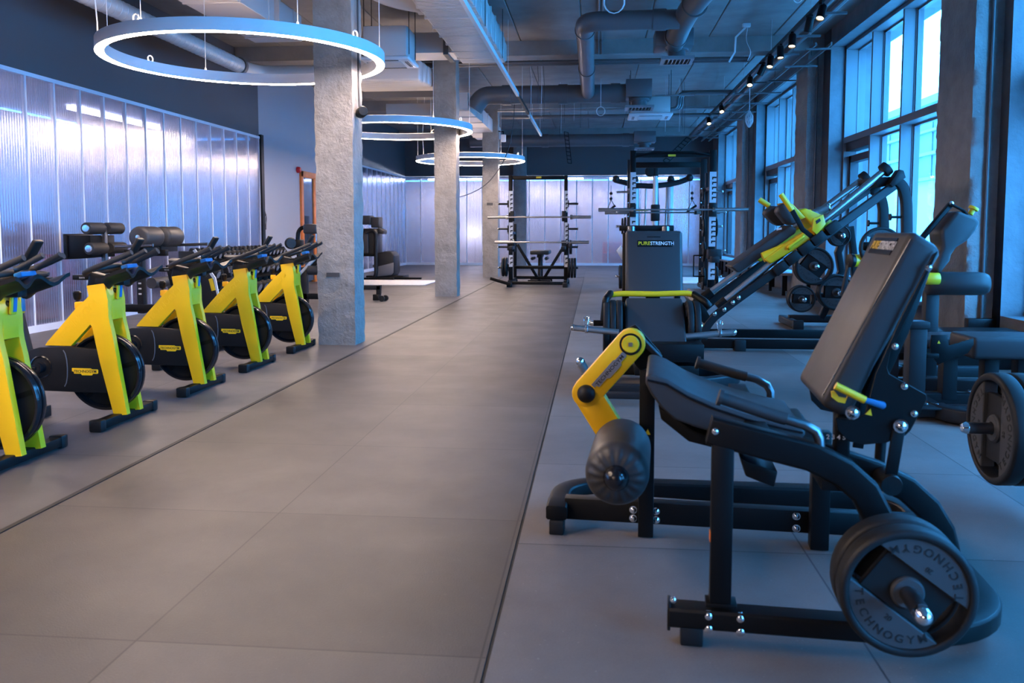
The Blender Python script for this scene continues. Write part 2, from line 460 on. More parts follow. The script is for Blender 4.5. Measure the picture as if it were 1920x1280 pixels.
# rooms behind the translucent partitions
struct('wall_room_beyond_left', MB().bounds(XL-2.6, XL-2.5, 0, 18.2, 0, PT).bounds(XL-2.6, XL-.2, 18.1, 18.2, 0, PT).bounds(XL-2.6, XL-.2, 0, .1, 0, PT), 'greywall')
struct('wall_room_beyond_far', MB().bounds(XL-2, XR+.2, YF+2.6, YF+2.7, 0, PT), 'greywall')
struct('ceiling_room_beyond', MB().bounds(XL-2.6, XL-.2, 0, 34, PT+.05, PT+.1).bounds(XL-2, XR, YF+.2, YF+2.7, PT+.05, PT+.1), 'greywall')

struct('wall_room_beyond_ends', MB().bounds(XL-2.1, XL-2, YF-6, YF+2.7, 0, PT+.1).bounds(XL-2, XL-.2, YF-6.1, YF-6, 0, PT+.1).bounds(XR+.2, XR+.3, YF, YF+2.7, 0, PT+.1), 'greywall')
# door with orange frame in the left wall
d = struct('door_1', MB().bounds(XL-.05, XL+.05, 20.05, 20.2, 0, 2.72).bounds(XL-.05, XL+.05, 21.85, 22.0, 0, 2.72).bounds(XL-.05, XL+.05, 20.95, 21.1, 0, 2.62).bounds(XL-.05, XL+.05, 20.05, 22., 2.58, 2.72), 'orange', bev=.006)
M['doorglass'] = mat('dark_door_glass', (.03, .05, .08), .08)
obj('pane', MB().bounds(XL-.03, XL+.02, 20.2, 20.95, .05, 2.58).bounds(XL-.03, XL+.02, 21.1, 21.85, .05, 2.58), 'doorglass', d)
obj('handle', MB().tube([(XL+.05, 20.9, .9), (XL+.1, 20.9, .9), (XL+.1, 20.9, 1.3), (XL+.05, 20.9, 1.3)], .012), 'chrome', d)

# ---------------- right wall with tall windows
GX = 4.64          # glass plane
WB, WH, WT = .42, 4.56, 2.90
bays = [(-4.2, 2.05), (3.0, 9.2), (10.35, 16.0), (17.4, 23.1), (24.5, 30.1)]
wall = MB()
edges = [YB]+[v for b in bays for v in b]+[YF]
for i in range(0, len(edges), 2): wall.bounds(XW, XR+.35, edges[i], edges[i+1], 0, ZC+.1)
for a, b in bays: wall.bounds(XW, XR+.35, a, b, WH, ZC+.1); wall.bounds(XW, XR+.35, a, b, 0, WB)
M['rwall'] = mat('right_wall_paint', (.15, .15, .165), .55, 0, bump=(14, .25, .02), vary=(4, .15))
struct('wall_right', wall, 'rwall', bev=.004, seg=1)
for i, y in enumerate(COLY[1:]):
    struct('pilaster_%d' % (i+1), rough_box(3.87, XW+.10, y, y+.95, 0, 4.62, amp=.007, edge=1.1), 'concrete_dark', smooth=50)
    mb = MB(); n = 10
    struct('trim_%d' % (10+i), MB().tube([(4.03, y-.03, .34), (4.03, y-.03, 4.5)], .017), 'pipe')
def glassmat():
    m, nt, out = newmat('clear_window_glass'); N, L = nt.nodes, nt.links
    t = N.new('ShaderNodeBsdfTransparent'); t.inputs[0].default_value = (.93, .96, .97, 1)
    g = N.new('ShaderNodeBsdfGlossy'); g.inputs['Roughness'].default_value = .02
    f = schlick(nt, .04)
    mx = N.new('ShaderNodeMixShader'); L.new(f, mx.inputs[0]); L.new(t.outputs[0], mx.inputs[1]); L.new(g.outputs[0], mx.inputs[2]); L.new(mx.outputs[0], out.inputs[0]); return m
M['glass'] = glassmat()
for wi, (a, b) in enumerate(bays):
    o = struct('window_%d' % (wi+1), MB().bounds(4.40, GX+.1, a, a+.06, WB, WH).bounds(4.40, GX+.1, b-.06, b, WB, WH).bounds(4.40, GX+.1, a, b, WH-.06, WH).bounds(4.40, GX+.1, a, b, WB, WB+.07), 'winframe', bev=.004, seg=1)
    k = 4; pw = (b-a)/k
    for i in range(1, k):
        y = a+i*pw
        obj('mullion', MB().bounds(4.43, GX+.05, y-.03, y+.03, WB+.05, WH-.05).bounds(GX-.05, GX+.06, y-.045, y+.045, WB+.05, WH-.05), 'winframe', o, bev=.003, seg=1)
    obj('transom', MB().bounds(4.405, GX+.1, a+.03, b-.03, WT-.06, WT+.05), 'winframe', o, bev=.003, seg=1)
    gk = MB()
    for i in range(k):
        y0, y1 = a+i*pw+.04, a+(i+1)*pw-.04
        for z0, z1 in ((WB+.07, WT-.06), (WT+.05, WH-.06)):
            gk.bounds(GX-.03, GX+.03, y0, y0+.03, z0, z1).bounds(GX-.03, GX+.03, y1-.03, y1, z0, z1).bounds(GX-.03, GX+.03, y0, y1, z0, z0+.03).bounds(GX-.03, GX+.03, y0, y1, z1-.03, z1)
    obj('sash', gk, 'winframe', o)
    gl = MB()
    for i in range(k): gl.bounds(GX-.004, GX+.004, a+i*pw+.03, a+(i+1)*pw-.03, WB+.05, WH-.05)
    obj('pane', gl, 'glass', o)
    # the dark framed door leaf in the bay's far panel
    y0, y1 = b-pw+.06, b-.06
    obj('door_leaf_frame', MB().bounds(4.50, GX, y0, y0+.09, WB, 2.62).bounds(4.50, GX, y1-.09, y1, WB, 2.62).bounds(4.50, GX, y0, y1, 2.5, 2.62).bounds(4.44, GX, y0, y1, 2.70, WT-.06), 'winframe_dark', o)
# portals of the five windows guide the daylight sampling
for a, b in bays:
    L_ = bpy.data.lights.new('window_daylight', 'AREA'); L_.shape = 'RECTANGLE'; L_.size = WH-WB; L_.size_y = b-a
    L_.cycles.is_portal = True
    lo = bpy.data.objects.new('window_daylight', L_); COL.objects.link(lo)
    lo.location = (GX+.2, (a+b)/2, (WB+WH)/2); lo.rotation_euler = (0, PI/2, 0)

# outside
M['asphalt'] = mat('pale_paving', (.62, .62, .63), .8, vary=(3, .1))
M['cladding'] = mat('metal_cladding', (.17, .18, .20), .5)
M['render'] = mat('white_render', (.55, .56, .58), .8)
M['roofm'] = mat('roof_sheet', (.30, .31, .33), .6)
struct('ground_outside', MB().bounds(XR+.4, 90, -40, 120, -.3, -.12), 'asphalt')
t = thing('factory_hall', 'long metal clad hall seen across the yard through the tall windows', 'building', (16, 30, -.12))
mb = MB()
for i in range(60): mb.bounds(-.06 if i % 2 else 0, .3, -26+i*1.0, -26+i*1.0+1., 3.8, 7.4)
obj('cladding', mb, 'cladding', t)
obj('wall', MB().bounds(.05, 6, -26, 34, 0, 3.8), 'render', t)
obj('roof_edge', MB().bounds(-.35, 6.5, -26.3, 34.3, 7.4, 7.75), 'roofm', t)
obj('gutter', MB().bounds(-.25, 0, -26, 34, 5.0, 5.15).bounds(-.25, 0, -26, 34, 6.1, 6.22).bounds(-.3, 0, -26, 34, 3.8, 3.95), 'roofm', t)
t = thing('outbuilding', 'pale gabled outbuilding in the yard in front of the long hall', 'building', (11.2, 24.5, -.12))
obj('wall', MB().prism([(-3.2, 0), (3.2, 0), (3.2, 2.3), (0, 4.2), (-3.2, 2.3)], 0, 3.5, 'x'), 'render', t)
obj('roof', MB().prism([(-3.5, 2.2), (0, 4.28), (3.5, 2.2), (3.5, 2.32), (0, 4.42), (-3.5, 2.32)], -.2, 3.7, 'x'), 'roofm', t)

# ================================================================ ring lamps
M['ring_light'] = emit('ring_diffuser', (1.0, .76, .61), 56.)
M['ceiling_fill'] = emit('ceiling_fill_glow', (1.0, .74, .56), 14.)  # unseen upward glow, added to warm the ceiling and ducts
RZ = 3.2
def make_ring(loc, label):
    t = thing('ring_lamp', label, 'lamp', loc, group='ring lamps round the columns')
    n = 96; ro, ri, h = 1.47, 1.38, .12
    b = MB(); b.lathe([(ro, 0), (ro, h), (ri, h), (ri, 0)], n=n)
    b.lathe([(ri, .012), (ro, .012)], n=n)
    obj('ring_body', b, 'ringbody', t, smooth=30)
    obj('diffuser', MB().lathe([(ri+.006, .004), (ro-.006, .004), (ro-.006, -.003), (ri+.006, -.003), (ri+.006, .004)], n=n), 'ring_light', t, smooth=30)
    obj('ceiling_fill_ring', MB().lathe([(ri+.02, h+.003), (ro-.02, h+.003)], n=n), 'ceiling_fill', t, smooth=30)
    for k in range(6):
        a = math.radians(12+60*k); x, y = 1.415*math.cos(a), 1.415*math.sin(a)
        c = MB().tube([(x, y, h), (x, y, ZC-RZ)], .004, 6).lathe([(0, h), (.014, h), (.01, h+.03), (0, h+.035)], (x, y, 0), n=10)
        obj('suspension_cable', c, 'wire', t)
    for k in range(4):
        a = math.radians(-20+90*k); x, y = 1.425*math.cos(a), 1.425*math.sin(a)
        p = [(x+.035*math.cos(q)*math.sin(a), y-.035*math.cos(q)*math.cos(a), h+.035+.035*math.sin(q)) for q in [2*PI*i/12 for i in range(12)]]
        obj('cable_loop', MB().tube(p, .008, 6, closed=True), 'wire', t)
    obj('feed_cable', MB().tube([(-1.1, -.95, h), (-1.1, -.95, .22), (-1.12, -.96, .6), (-1.05, -.95, ZC-RZ)], .007, 6), 'wire', t)
    return t
r1 = make_ring((-3.75, 9.0, 3.1), 'large glowing ring lamp round the nearest concrete column')
dup(r1, (-3.80, 16.0, 3.15), label='glowing ring lamp round the second concrete column')
dup(r1, (-3.40, 23.1, 3.15), label='smallest glowing ring lamp, round the farthest concrete column')
dup(r1, (-3.8, -4.9, RZ), label='glowing ring lamp behind the viewpoint, out of view')
dup(r1, (-3.8, 2.2, RZ), label='glowing ring lamp above the nearest yellow bikes, over the top of the view')

# ================================================================ ducts, pipes, units
def rectduct(x0, x1, y0, y1, z0, z1, rib=.55, amp=.02):
    """sheet duct along y with standing seams"""
    mb = MB(); mb.bounds(x0, x1, y0, y1, z0, z1)
    y = y0+.2
    while y < y1:
        mb.bounds(x0-amp, x1+amp, y-.018, y+.018, z0-amp, z1+amp); y += rib
    return mb
t = thing('supply_duct', 'wide ribbed sheet metal air duct running overhead toward the second column', 'duct', (0, 0, 0))
obj('duct_run', rectduct(-2.33, -1.58, 6.0, 14.9, 4.18, 4.58), 'duct', t, bev=.008, seg=1)
cor = MB()
for i in range(150): cor.box((-1.955, 6.05+i*.059, 4.178), (.70, .022, .012))
obj('corrugation', cor, 'duct', t)
obj('end_piece', MB().prism([(14.9, 4.18), (15.35, 4.30), (15.35, 4.58), (14.9, 4.58)], -2.3, -1.6, 'x'), 'duct', t, bev=.01)
for k in range(4): obj('drop_rod', MB().tube([(-1.54, 7.5+k*2.2, 4.1), (-1.54, 7.5+k*2.2, ZC)], .006, 6), 'wire_dark', t)
t = thing('branch_duct', 'flat dark duct branching left from the wide overhead duct to the cassette unit', 'duct', (0, 0, 0))
obj('duct_run', MB().bounds(-3.75, -2.33, 14.0, 14.62, 4.18, 4.52), 'duct', t, bev=.03, seg=2)
for x in (-3.45, -2.5): obj('collar', MB().bounds(x, x+.08, 13.97, 14.65, 4.15, 4.55), 'pipe', t)
# flattened duct run by the second column
t = thing('flat_duct', 'pale flattened duct with rounded ribs hanging left of the second column', 'duct', (0, 0, 0))
mb = MB()
for i in range(5): mb.bounds(-5.0+.06*i, -3.22+.02*i, 15.6+.34*i, 15.9+.34*i, 4.02+.02*i, 4.42)
obj('duct_run', mb, 'duct', t, bev=.05, seg=3)
obj('end_flange', MB().bounds(-4.9, -3.1, 17.25, 17.3, 3.98, 4.46), 'pipe', t)
t = thing('wide_duct', 'broad pale duct running along the ceiling beyond the nearest ring lamp', 'duct', (0, 0, 0))
obj('duct_run', rectduct(-5.15, -4.42, 5.5, 12.7, 4.12, 4.50, .95, .012), 'duct', t, bev=.006, seg=1)
obj('flange', MB().bounds(-5.22, -4.35, 11.6, 11.66, 4.05, 4.57), 'duct', t)
t = thing('far_duct', 'pale stepped duct leading to the far column behind the second ring lamp', 'duct', (0, 0, 0))
obj('duct_run', rectduct(-3.55, -2.85, 19.0, 25.5, 3.98, 4.34, 1.1, .02), 'duct', t, bev=.01, seg=1)
obj('outlet', MB().bounds(-5.0, -3.55, 20.2, 20.9, 4.0, 4.3), 'duct', t, bev=.01, seg=1)
# spiral duct by the left wall
def spiral(path, r, pitch=.075, rnd=.4):
    mb = MB(); mb.tube(path, r, 24, rnd=rnd)
    P = [Vector(p) for p in path]
    for a, b in zip(P, P[1:]):
        L = (b-a).length; d = (b-a).normalized(); k = int(L/pitch)
        for i in range(1, k): mb.lathe([(r*.99, -.012), (r*1.035, 0), (r*.99, .012)], a+d*(i*pitch), n=24, dirv=d)
    return mb
t = thing('spiral_duct', 'silver spiral duct seen through the nearest ring lamp beside the left wall', 'duct', (0, 0, 0))
obj('duct_run', spiral([(-6.1, 7.0, 4.12), (-6.1, 14.4, 4.10)], .12, .13), 'duct', t)
obj('elbow', MB().tube([(-6.1, 14.4, 4.10), (-6.05, 15.0, 4.1), (-4.4, 15.1, 4.1)], .125, 24, rnd=.4), 'duct', t)
obj('collar', MB().lathe([(.12, 0), (.145, 0), (.145, .09), (.12, .09)], (-6.1, 14.3, 4.10), 'y', 28), 'pipe', t)
t = thing('round_elbow_duct', 'shiny round duct elbow entering the wide ribbed duct from the left', 'duct', (0, 0, 0))
obj('duct_run', MB().tube([(-3.3, 10.0, 4.75), (-3.1, 10.7, 4.55), (-2.75, 11.3, 4.40), (-2.30, 11.6, 4.38)], .17, 24, rnd=.4), 'duct', t)
obj('collar', MB().lathe([(.17, 0), (.19, 0), (.19, .06), (.17, .06)], (-2.40, 11.56, 4.38), 'x', 24), 'duct', t)

# ceiling cassette units
def cassette(loc, label, s=.84, h=.34, rz=0):
    t = thing('cassette_unit', label, 'air conditioner', loc, rz, group='ceiling cassette units')
    obj('housing', MB().bounds(-s*.44, s*.44, -s*.44, s*.44, .06, h), 'duct' if h > .3 else 'pipe', t, bev=.015)
    obj('fascia', MB().bounds(-s/2, s/2, -s/2, s/2, 0, .06), 'white', t, bev=.028, seg=3)
    obj('intake_grille', MB().bounds(-s*.28, s*.28, -s*.28, s*.28, -.006, .004), 'offwhite', t, bev=.003, seg=1)
    for k in range(4):
        c = MB(); m = Matrix.Rotation(k*PI/2, 4, 'Z')
        for j in range(2): c.box((0, -s*.37-.03*j, -.001), (s*.52, .016, .008))
        c.xf(m); obj('air_slot', c, 'wire_dark', t)
    for x in (-1, 1):
        for y in (-1, 1): obj('drop_rod', MB().tube([(x*s*.46, y*s*.3, .1), (x*s*.46, y*s*.3, ZC-loc[2])], .007, 6), 'wire_dark', t)
    return t
cassette((-3.12, 12.9, 3.80), 'pale ceiling cassette air conditioner between the nearest ring lamp and the ribbed duct', .74, .50)
cassette((1.20, 20.0, 3.86), 'blue lit ceiling cassette air conditioner hanging over the right hand rack', .98, .42)
t = thing('unit_pipework', 'lagged pipes bending down into the cassette unit over the right hand rack', 'pipe', (0, 0, 0))
obj('main_pipe', MB().tube([(3.1, 19.8, 4.38), (1.9, 19.8, 4.38)], .055, 14), 'pipe', t)
for k in range(3): obj('branch_pipe', MB().tube([(2.1, 19.75+.09*k, 4.38), (1.82+.05*k, 19.75+.09*k, 4.36), (1.80+.06*k, 19.75+.09*k, 4.05), (1.62, 19.75+.09*k, 4.02)], .032, 12, rnd=.12), 'pipe', t)
obj('drain_pipe', MB().tube([(2.15, 19.6, 4.30), (1.3, 19.6, 4.30)], .015, 8), 'pipe_light', t)

# round grey ventilation pipes
def collar(par, o, ax, r, w=.09): obj('collar', MB().lathe([(r*.98, -w/2), (r*1.1, -w/2), (r*1.1, w/2), (r*.98, w/2)], o, ax, 28), 'pipe', par)
t = thing('vent_pipe', 'thick grey ventilation pipe bending round the ceiling in front of the first beam', 'pipe', (0, 0, 0))
obj('pipe_run', MB().tube([(1.22, 13.25, 4.45), (-.20, 13.25, 4.45), (-.20, 19.2, 4.30)], .145, 28, rnd=.3), 'pipe', t, smooth=60)
collar(t, (.92, 13.25, 4.45), 'x', .145, .2); collar(t, (-.20, 13.75, 4.44), 'y', .145, .03); collar(t, (-.20, 16.6, 4.365), 'y', .145, .03)
t = thing('down_pipe', 'grey duct pipe sloping from the top of the view into a ceiling grille', 'pipe', (0, 0, 0))
obj('pipe_run', MB().tube([(1.75, 9.0, 4.66), (1.62, 10.9, 4.62), (1.30, 13.2, 4.50), (1.22, 14.15, 4.30)], .165, 28, rnd=.6), 'pipe', t, smooth=60)
obj('collar', MB().lathe([(.16, -.02), (.19, -.02), (.19, .02), (.16, .02)], (1.38, 12.7, 4.525), dirv=(-.14, 1, -.05), n=28), 'pipe', t); obj('collar', MB().lathe([(.16, -.02), (.185, -.02), (.185, .02), (.16, .02)], (1.235, 13.95, 4.35), dirv=(-.1, 1, -.2), n=28), 'pipe', t)
t = thing('cross_pipe', 'grey ventilation pipe crossing the room behind the thick bent pipe', 'pipe', (0, 0, 0))
obj('pipe_run', MB().tube([(.62, 19.2, 4.30), (-2.55, 19.2, 4.30), (-2.75, 19.2, 4.0)], .20, 28, rnd=.3), 'pipe', t, smooth=60)
for x in (.40, -.75, -2.0): collar(t, (x, 19.2, 4.30), 'x', .2, .2)
obj('plenum_box', MB().bounds(.62, 1.18, 18.9, 19.5, 4.18, 4.56), 'pipe', t, bev=.01)
t = thing('rear_pipe', 'farthest grey ventilation pipe crossing the room before the end wall', 'pipe', (0, 0, 0))
obj('pipe_run', MB().tube([(1.2, 28.5, 4.25), (-4.2, 28.5, 4.25)], .20, 24), 'pipe', t, smooth=60)
for x in (.95, -1.7): collar(t, (x, 28.5, 4.25), 'x', .2, .22)
obj('plenum_box', MB().bounds(1.2, 1.9, 28.2, 28.8, 4.15, 4.5), 'pipe', t, bev=.01)
def grille(loc, label, s=.5):
    t = thing('ceiling_grille', label, 'vent', loc, group='square ceiling grilles')
    obj('neck', MB().lathe([(s*.27, .05), (s*.27, .17), (s*.36, .17), (s*.36, .22)], n=24), 'pipe', t)
    f = MB()
    f.bounds(-s/2, s/2, -s/2, -s*.4, 0, .05).bounds(-s/2, s/2, s*.4, s/2, 0, .05).bounds(-s/2, -s*.4, -s*.4, s*.4, 0, .05).bounds(s*.4, s/2, -s*.4, s*.4, 0, .05)
    obj('grille_frame', f, 'pipe_light', t)
    for k in range(7): obj('slat', MB().box((-s*.36+k*s*.12, 0, .022), (.012, s*.78, .05), rotm(0, .6, 0)), 'pipe_light', t)
    obj('back_plate', MB().bounds(-s*.42, s*.42, -s*.42, s*.42, .045, .05), 'wire_dark', t)
    return t
grille((1.28, 14.3, 4.02), 'square ceiling grille below the sloping duct pipe', .52)
obj('plenum_box', MB().bounds(.92, 1.52, 14.0, 14.6, 4.22, 4.5), 'pipe', bpy.data.objects['down_pipe'], bev=.01)
grille((.92, 19.2, 3.95), 'square ceiling grille on the crossing pipe behind the beam', .62)
grille((1.55, 28.5, 3.92), 'farthest square ceiling grille near the end wall', .62)

# conduits along the beams
t = thing('beam_conduit', 'thin pipes clipped along the far side of the first ceiling beam', 'pipe', (0, 0, 0))
for k in range(2): obj('conduit', MB().tube([(XL+1.5, 16.98+.08*k, 4.58-.03*k), (2.9, 16.98+.08*k, 4.58-.03*k)], .032, 10), 'pipe', t)
t = thing('sprinkler_pipe', 'thin grey pipe crossing under the second ceiling beam', 'pipe', (0, 0, 0))
obj('conduit', MB().tube([(-2.6, 22.6, 4.42), (3.2, 22.6, 4.42)], .035, 10), 'pipe_light', t)
obj('second_conduit', MB().tube([(-2.6, 23.2, 4.33), (3.2, 23.2, 4.33)], .05, 10), 'pipe', t)
t = thing('ceiling_conduit', 'pair of slim cable conduits fixed along the ceiling planks', 'conduit', (0, 0, 0))
for k in range(2): obj('conduit', MB().tube([(.02+.06*k, 8.6, 4.855), (.02+.06*k, 16.45, 4.855), (.02+.06*k, 16.45, 4.60)], .014, 8), 'pipe_light', t)

# linear LED profile
t = thing('linear_lamp', 'long slim unlit linear lamp hanging along the room below the ribbed duct', 'lamp', (0, 0, 0))
obj('profile', MB().bounds(-1.545, -1.495, 8.2, 16.6, 3.86, 3.93).bounds(-1.545, -1.495, 19.2, 23.6, 3.86, 3.93), 'ringbody', t)
obj('dark_joint', MB().bounds(-1.545, -1.495, 16.6, 19.2, 3.86, 3.93), 'frame', t)
for k in range(6): obj('suspension_cable', MB().tube([(-1.52, 9.2+2.8*k, 3.93), (-1.52, 9.2+2.8*k, ZC)], .004, 6), 'wire', t)
# track and spots on the window side
t = thing('track_rail', 'long black track rail carrying the spot lamps on the window side', 'rail', (0, 0, 0))
obj('rail', MB().bounds(2.93, 2.97, 9.0, 28.0, 4.30, 4.345), 'frame', t)
for k in range(7): obj('suspension_cable', MB().tube([(2.95, 9.8+2.7*k, 4.34), (2.95, 9.8+2.7*k, ZC)], .004, 6), 'wire', t)
M['spot_glow'] = emit('spot_lens', (1.0, .72, .42), 7.)
def spot(y, label, rx, rz=0, lit=True):
    t = thing('spot_lamp', label, 'spot lamp', (2.95, y, 4.30), rz, 'spot lamps on the track')
    m = Matrix.Translation((0, 0, -.12)) @ rotm(rx, 0, 0)
    obj('bracket', MB().bounds(-.02, .02, -.05, .05, -.03, 0).tube([(0, 0, -.02), (0, 0, -.10)], .012, 8), 'frame', t)
    b = MB().lathe([(0, .09), (.052, .09), (.055, .08), (.055, -.11), (.048, -.11), (.048, -.09)], n=20).xf(m); obj('barrel', b, 'frame', t)
    obj('lens', MB().lathe([(0, -.092), (.047, -.092)], n=20).xf(m), 'spot_glow' if lit else 'gloss_black', t)
names = ['nearest', 'second', 'third', 'fourth', 'fifth', 'sixth', 'seventh', 'eighth', 'ninth']
for k, (y, a, rz, lit) in enumerate([(11.9, -.5, -.6, 1), (12.55, .3, .4, 0), (13.6, -.35, -.3, 1), (14.45, -.25, 0, 1), (15.25, -.4, -.4, 1), (15.95, .5, .9, 0), (17.2, -.6, -.2, 1), (21.0, -.7, 0, 1), (23.3, -.7, 0, 1)]):
    spot(y, 'black spot lamp on the window side track, %s from the front' % names[k], a, rz, lit)
t = thing('service_pipes', 'bundle of lagged pipes running along the window side beside the track', 'pipe', (0, 0, 0))
for k, (dx, dz, r) in enumerate(((3.13, 4.46, .06), (3.30, 4.42, .065), (3.22, 4.33, .03))):
    obj('pipe_run', MB().tube([(dx, 8.5, dz), (dx, 16.0, dz), (dx-.02, 21, dz-.02), (dx, 29.5, dz)], r, 14), 'pipe', t, smooth=60)
for k in range(14): obj('hanger', MB().bounds(3.02, 3.42, 9.6+1.4*k, 9.64+1.4*k, 4.27, 4.30), 'pipe', t)
t = thing('cable_ladder', 'narrow cable ladder hanging beside the window heads', 'cable tray', (0, 0, 0))
lad = MB()
for x in (3.50, 3.74): lad.bounds(x-.012, x+.012, 14.4, 29.5, 4.26, 4.31)
obj('side_rails', lad, 'pipe', t)
for k in range(10): obj('rung', MB().bounds(3.38, 3.95, 14.6+1.5*k, 14.65+1.5*k, 4.235, 4.26), 'pipe', t)
for k in range(5): obj('drop_rod', MB().tube([(3.62, 15.2+3*k, 4.26), (3.62, 15.2+3*k, ZC)], .006, 6), 'wire_dark', t)
# small mesh tray hanging near the far end
t = thing('mesh_tray', 'short end of black mesh cable tray hanging near the far wall', 'cable tray', (0, 0, 0))
mb = MB()
for k in range(9):
    a = k/8
    mb.tube([(-.98+.08*a, 26+a*1.0, 4.25-.85*a+.0), (-.86+.08*a, 26+a*1.0, 4.23-.85*a)], .012, 6)
mb.tube([(-.98, 26, 4.25), (-.90, 27, 3.40)], .012, 6).tube([(-.86, 26, 4.23), (-.78, 27, 3.38)], .012, 6)
obj('wire_mesh', mb, 'frame', t)
t = thing('mesh_tray', 'black cable ladder dropping toward the right hand rack before the end wall', 'cable tray', (0, 0, 0))
mb = MB(); 
for k in range(9):
    a = k/8; mb.tube([(2.15+.75*a, 28.4, 3.55+.75*a), (2.30+.75*a, 28.4, 3.47+.75*a)], .014, 6)
mb.tube([(2.15, 28.4, 3.55), (2.90, 28.4, 4.30)], .016, 6).tube([(2.30, 28.4, 3.47), (3.05, 28.4, 4.22)], .016, 6)
obj('wire_mesh', mb, 'frame', t)

# loose cables left hanging
def coil(loc, r, label, drop, turns=2, ax=0):
    t = thing('hanging_cable', label, 'cable', loc, ax)
    P = [(0, 0, drop)]
    for i in range(14*turns+1):
        a = PI/2+2*PI*i/14; P.append((r*math.cos(a)*(1-.06*(i//14)), .012*math.sin(3*a), -r+r*math.sin(a)))
    obj('loop', MB().tube(P, .007, 6), 'wire', t); return t
coil((.08, 18.9, 3.97), .095, 'white cable coil dangling left of the cassette unit', .6)
coil((.20, 10.8, 4.22), .13, 'white cable coil hanging at the top of the view before the bent pipe', .55, 2)
coil((2.55, 11.5, 4.33), .06, 'thin white cable with a small loop at the top of the view by the track', .5, 1)
t = thing('hanging_cable', 'white kinked flat cable hanging under the ceiling before the first beam', 'cable', (0, 0, 0))
obj('tail', MB().rtube([(2.42, 14.6, 4.62), (2.26, 14.6, 4.46), (2.25, 14.6, 4.22), (2.16, 14.6, 4.06)], .03, .02, (0, 1, 0)), 'wire', t)
obj('junction_box', MB().box((2.43, 14.6, 4.65), (.13, .08, .06)), 'wire', t, bev=.008)
obj('thin_lead', MB().tube([(2.45, 14.6, 4.62), (2.42, 14.6, 4.4), (2.52, 14.6, 4.22), (2.46, 14.6, 4.08)], .006, 6, rnd=.1), 'wire', t)
t = thing('bulb_pendant', 'wire caged bulb hanging on a cord before the second window', 'lamp', (3.02, 17.6, 3.46))
obj('cord', MB().tube([(0, 0, .2), (0, 0, 1.0)], .008, 6), 'wire', t)
cg = MB()
for k in range(6):
    a = k*PI/6; cg.tube([(r_*math.cos(a), r_*math.sin(a), z_) for r_, z_ in ((.02, .2), (.075, .1), (.075, 0), (.03, -.1), (0, -.12), (-.03, -.1), (-.075, 0), (-.075, .1), (-.02, .2))], .006, 6)
obj('cage', cg, 'wire', t); obj('bulb', MB().ball((0, 0, .04), .045), 'offwhite', t)
# fine droppers
for k, (x, y, lb) in enumerate([(-1.05, 17.6, 'bunch of fine hanging wires left of the crossing pipe'), (-.62, 21.5, 'bunch of fine hanging wires above the left rack'), (1.9, 21.0, 'bunch of fine hanging wires right of the cassette unit')]):
    t = thing('hanging_wires', lb, 'wire', (x, y, 3.3))
    for j in range(5):
        dx, dy = random.uniform(-.35, .35), random.uniform(-.6, .6)
        obj('wire', MB().tube([(dx, dy, random.uniform(.2, .7)), (dx+.01, dy, 1.0), (dx-.02, dy, ZC-3.3)], .0045, 5), 'wire' if j % 2 else 'wire_dark', t)
t = thing('column_spot', 'dark round spot lamp hung on the side of the nearest column', 'spot lamp', (-2.66, 9.50, 0))
obj('barrel', MB().lathe([(0, -.07), (.055, -.07), (.06, -.05), (.06, .05), (.05, .07), (0, .07)], (.03, 0, 2.62), dirv=(.6, -1, .1), n=22), 'frame', t)
obj('cable', MB().tube([(0, .02, 2.68), (-.01, .03, 2.9), (-.01, .04, 4.6)], .012, 8), 'wire_dark', t)
t = thing('column_camera', 'small white camera on the side of the farthest column', 'camera', (-2.62, 23.6, 0))
obj('body', MB().box((.06, 0, 3.82), (.14, .12, .2)), 'white', t, bev=.02); obj('arm', MB().tube([(-.08, .05, 4.02), (.06, 0, 4.0), (.06, 0, 3.9)], .015, 8), 'frame', t)
single('alarm_sounder', MB().lathe([(0, .09), (.05, .085), (.07, .06), (.075, 0), (0, 0)], dirv=(1, 0, 0), n=20), 'red', 'small red alarm sounder on the grey wall left of the orange door', 'alarm', loc=(XL+.014, 19.87, 2.73))
single('wall_cable', MB().tube([(.0, 0, .1), (.05, 0, -.1), (.02, 0, -.3), (-.02, .05, -.1), (.04, 0, .0), (.03, 0, -.35)], .008, 6, rnd=.05), 'wire_dark', 'small tangle of black cable hanging on the post at the end of the partition', 'cable', loc=(XL+.06, 17.66, 1.66))
single('socket_box', MB().box((0, 0, 0), (.30, .10, .16)), 'plastic', 'black double socket box low on the nearest window pilaster', 'socket', loc=(4.02, 9.33, .30), bev=.012)
single('sensor', MB().box((0, 0, 0), (.3, .05, .16)), 'offwhite', 'small pale sensor high on the end wall above the left rack', 'sensor', loc=(-3.1, 31.47, 4.0), bev=.02)

t = thing('hanging_cable', 'thin dark cable drooping in front of the farthest column toward the left', 'cable', (0, 0, 0))
obj('lead', MB().tube([(-1.9, 20.0, 4.45), (-1.93, 20.0, 3.7), (-2.1, 20.0, 2.95), (-2.55, 20.0, 2.35), (-3.1, 20.0, 2.08), (-3.75, 20.0, 2.02)], .009, 6, rnd=.5), 'wire_dark', t)

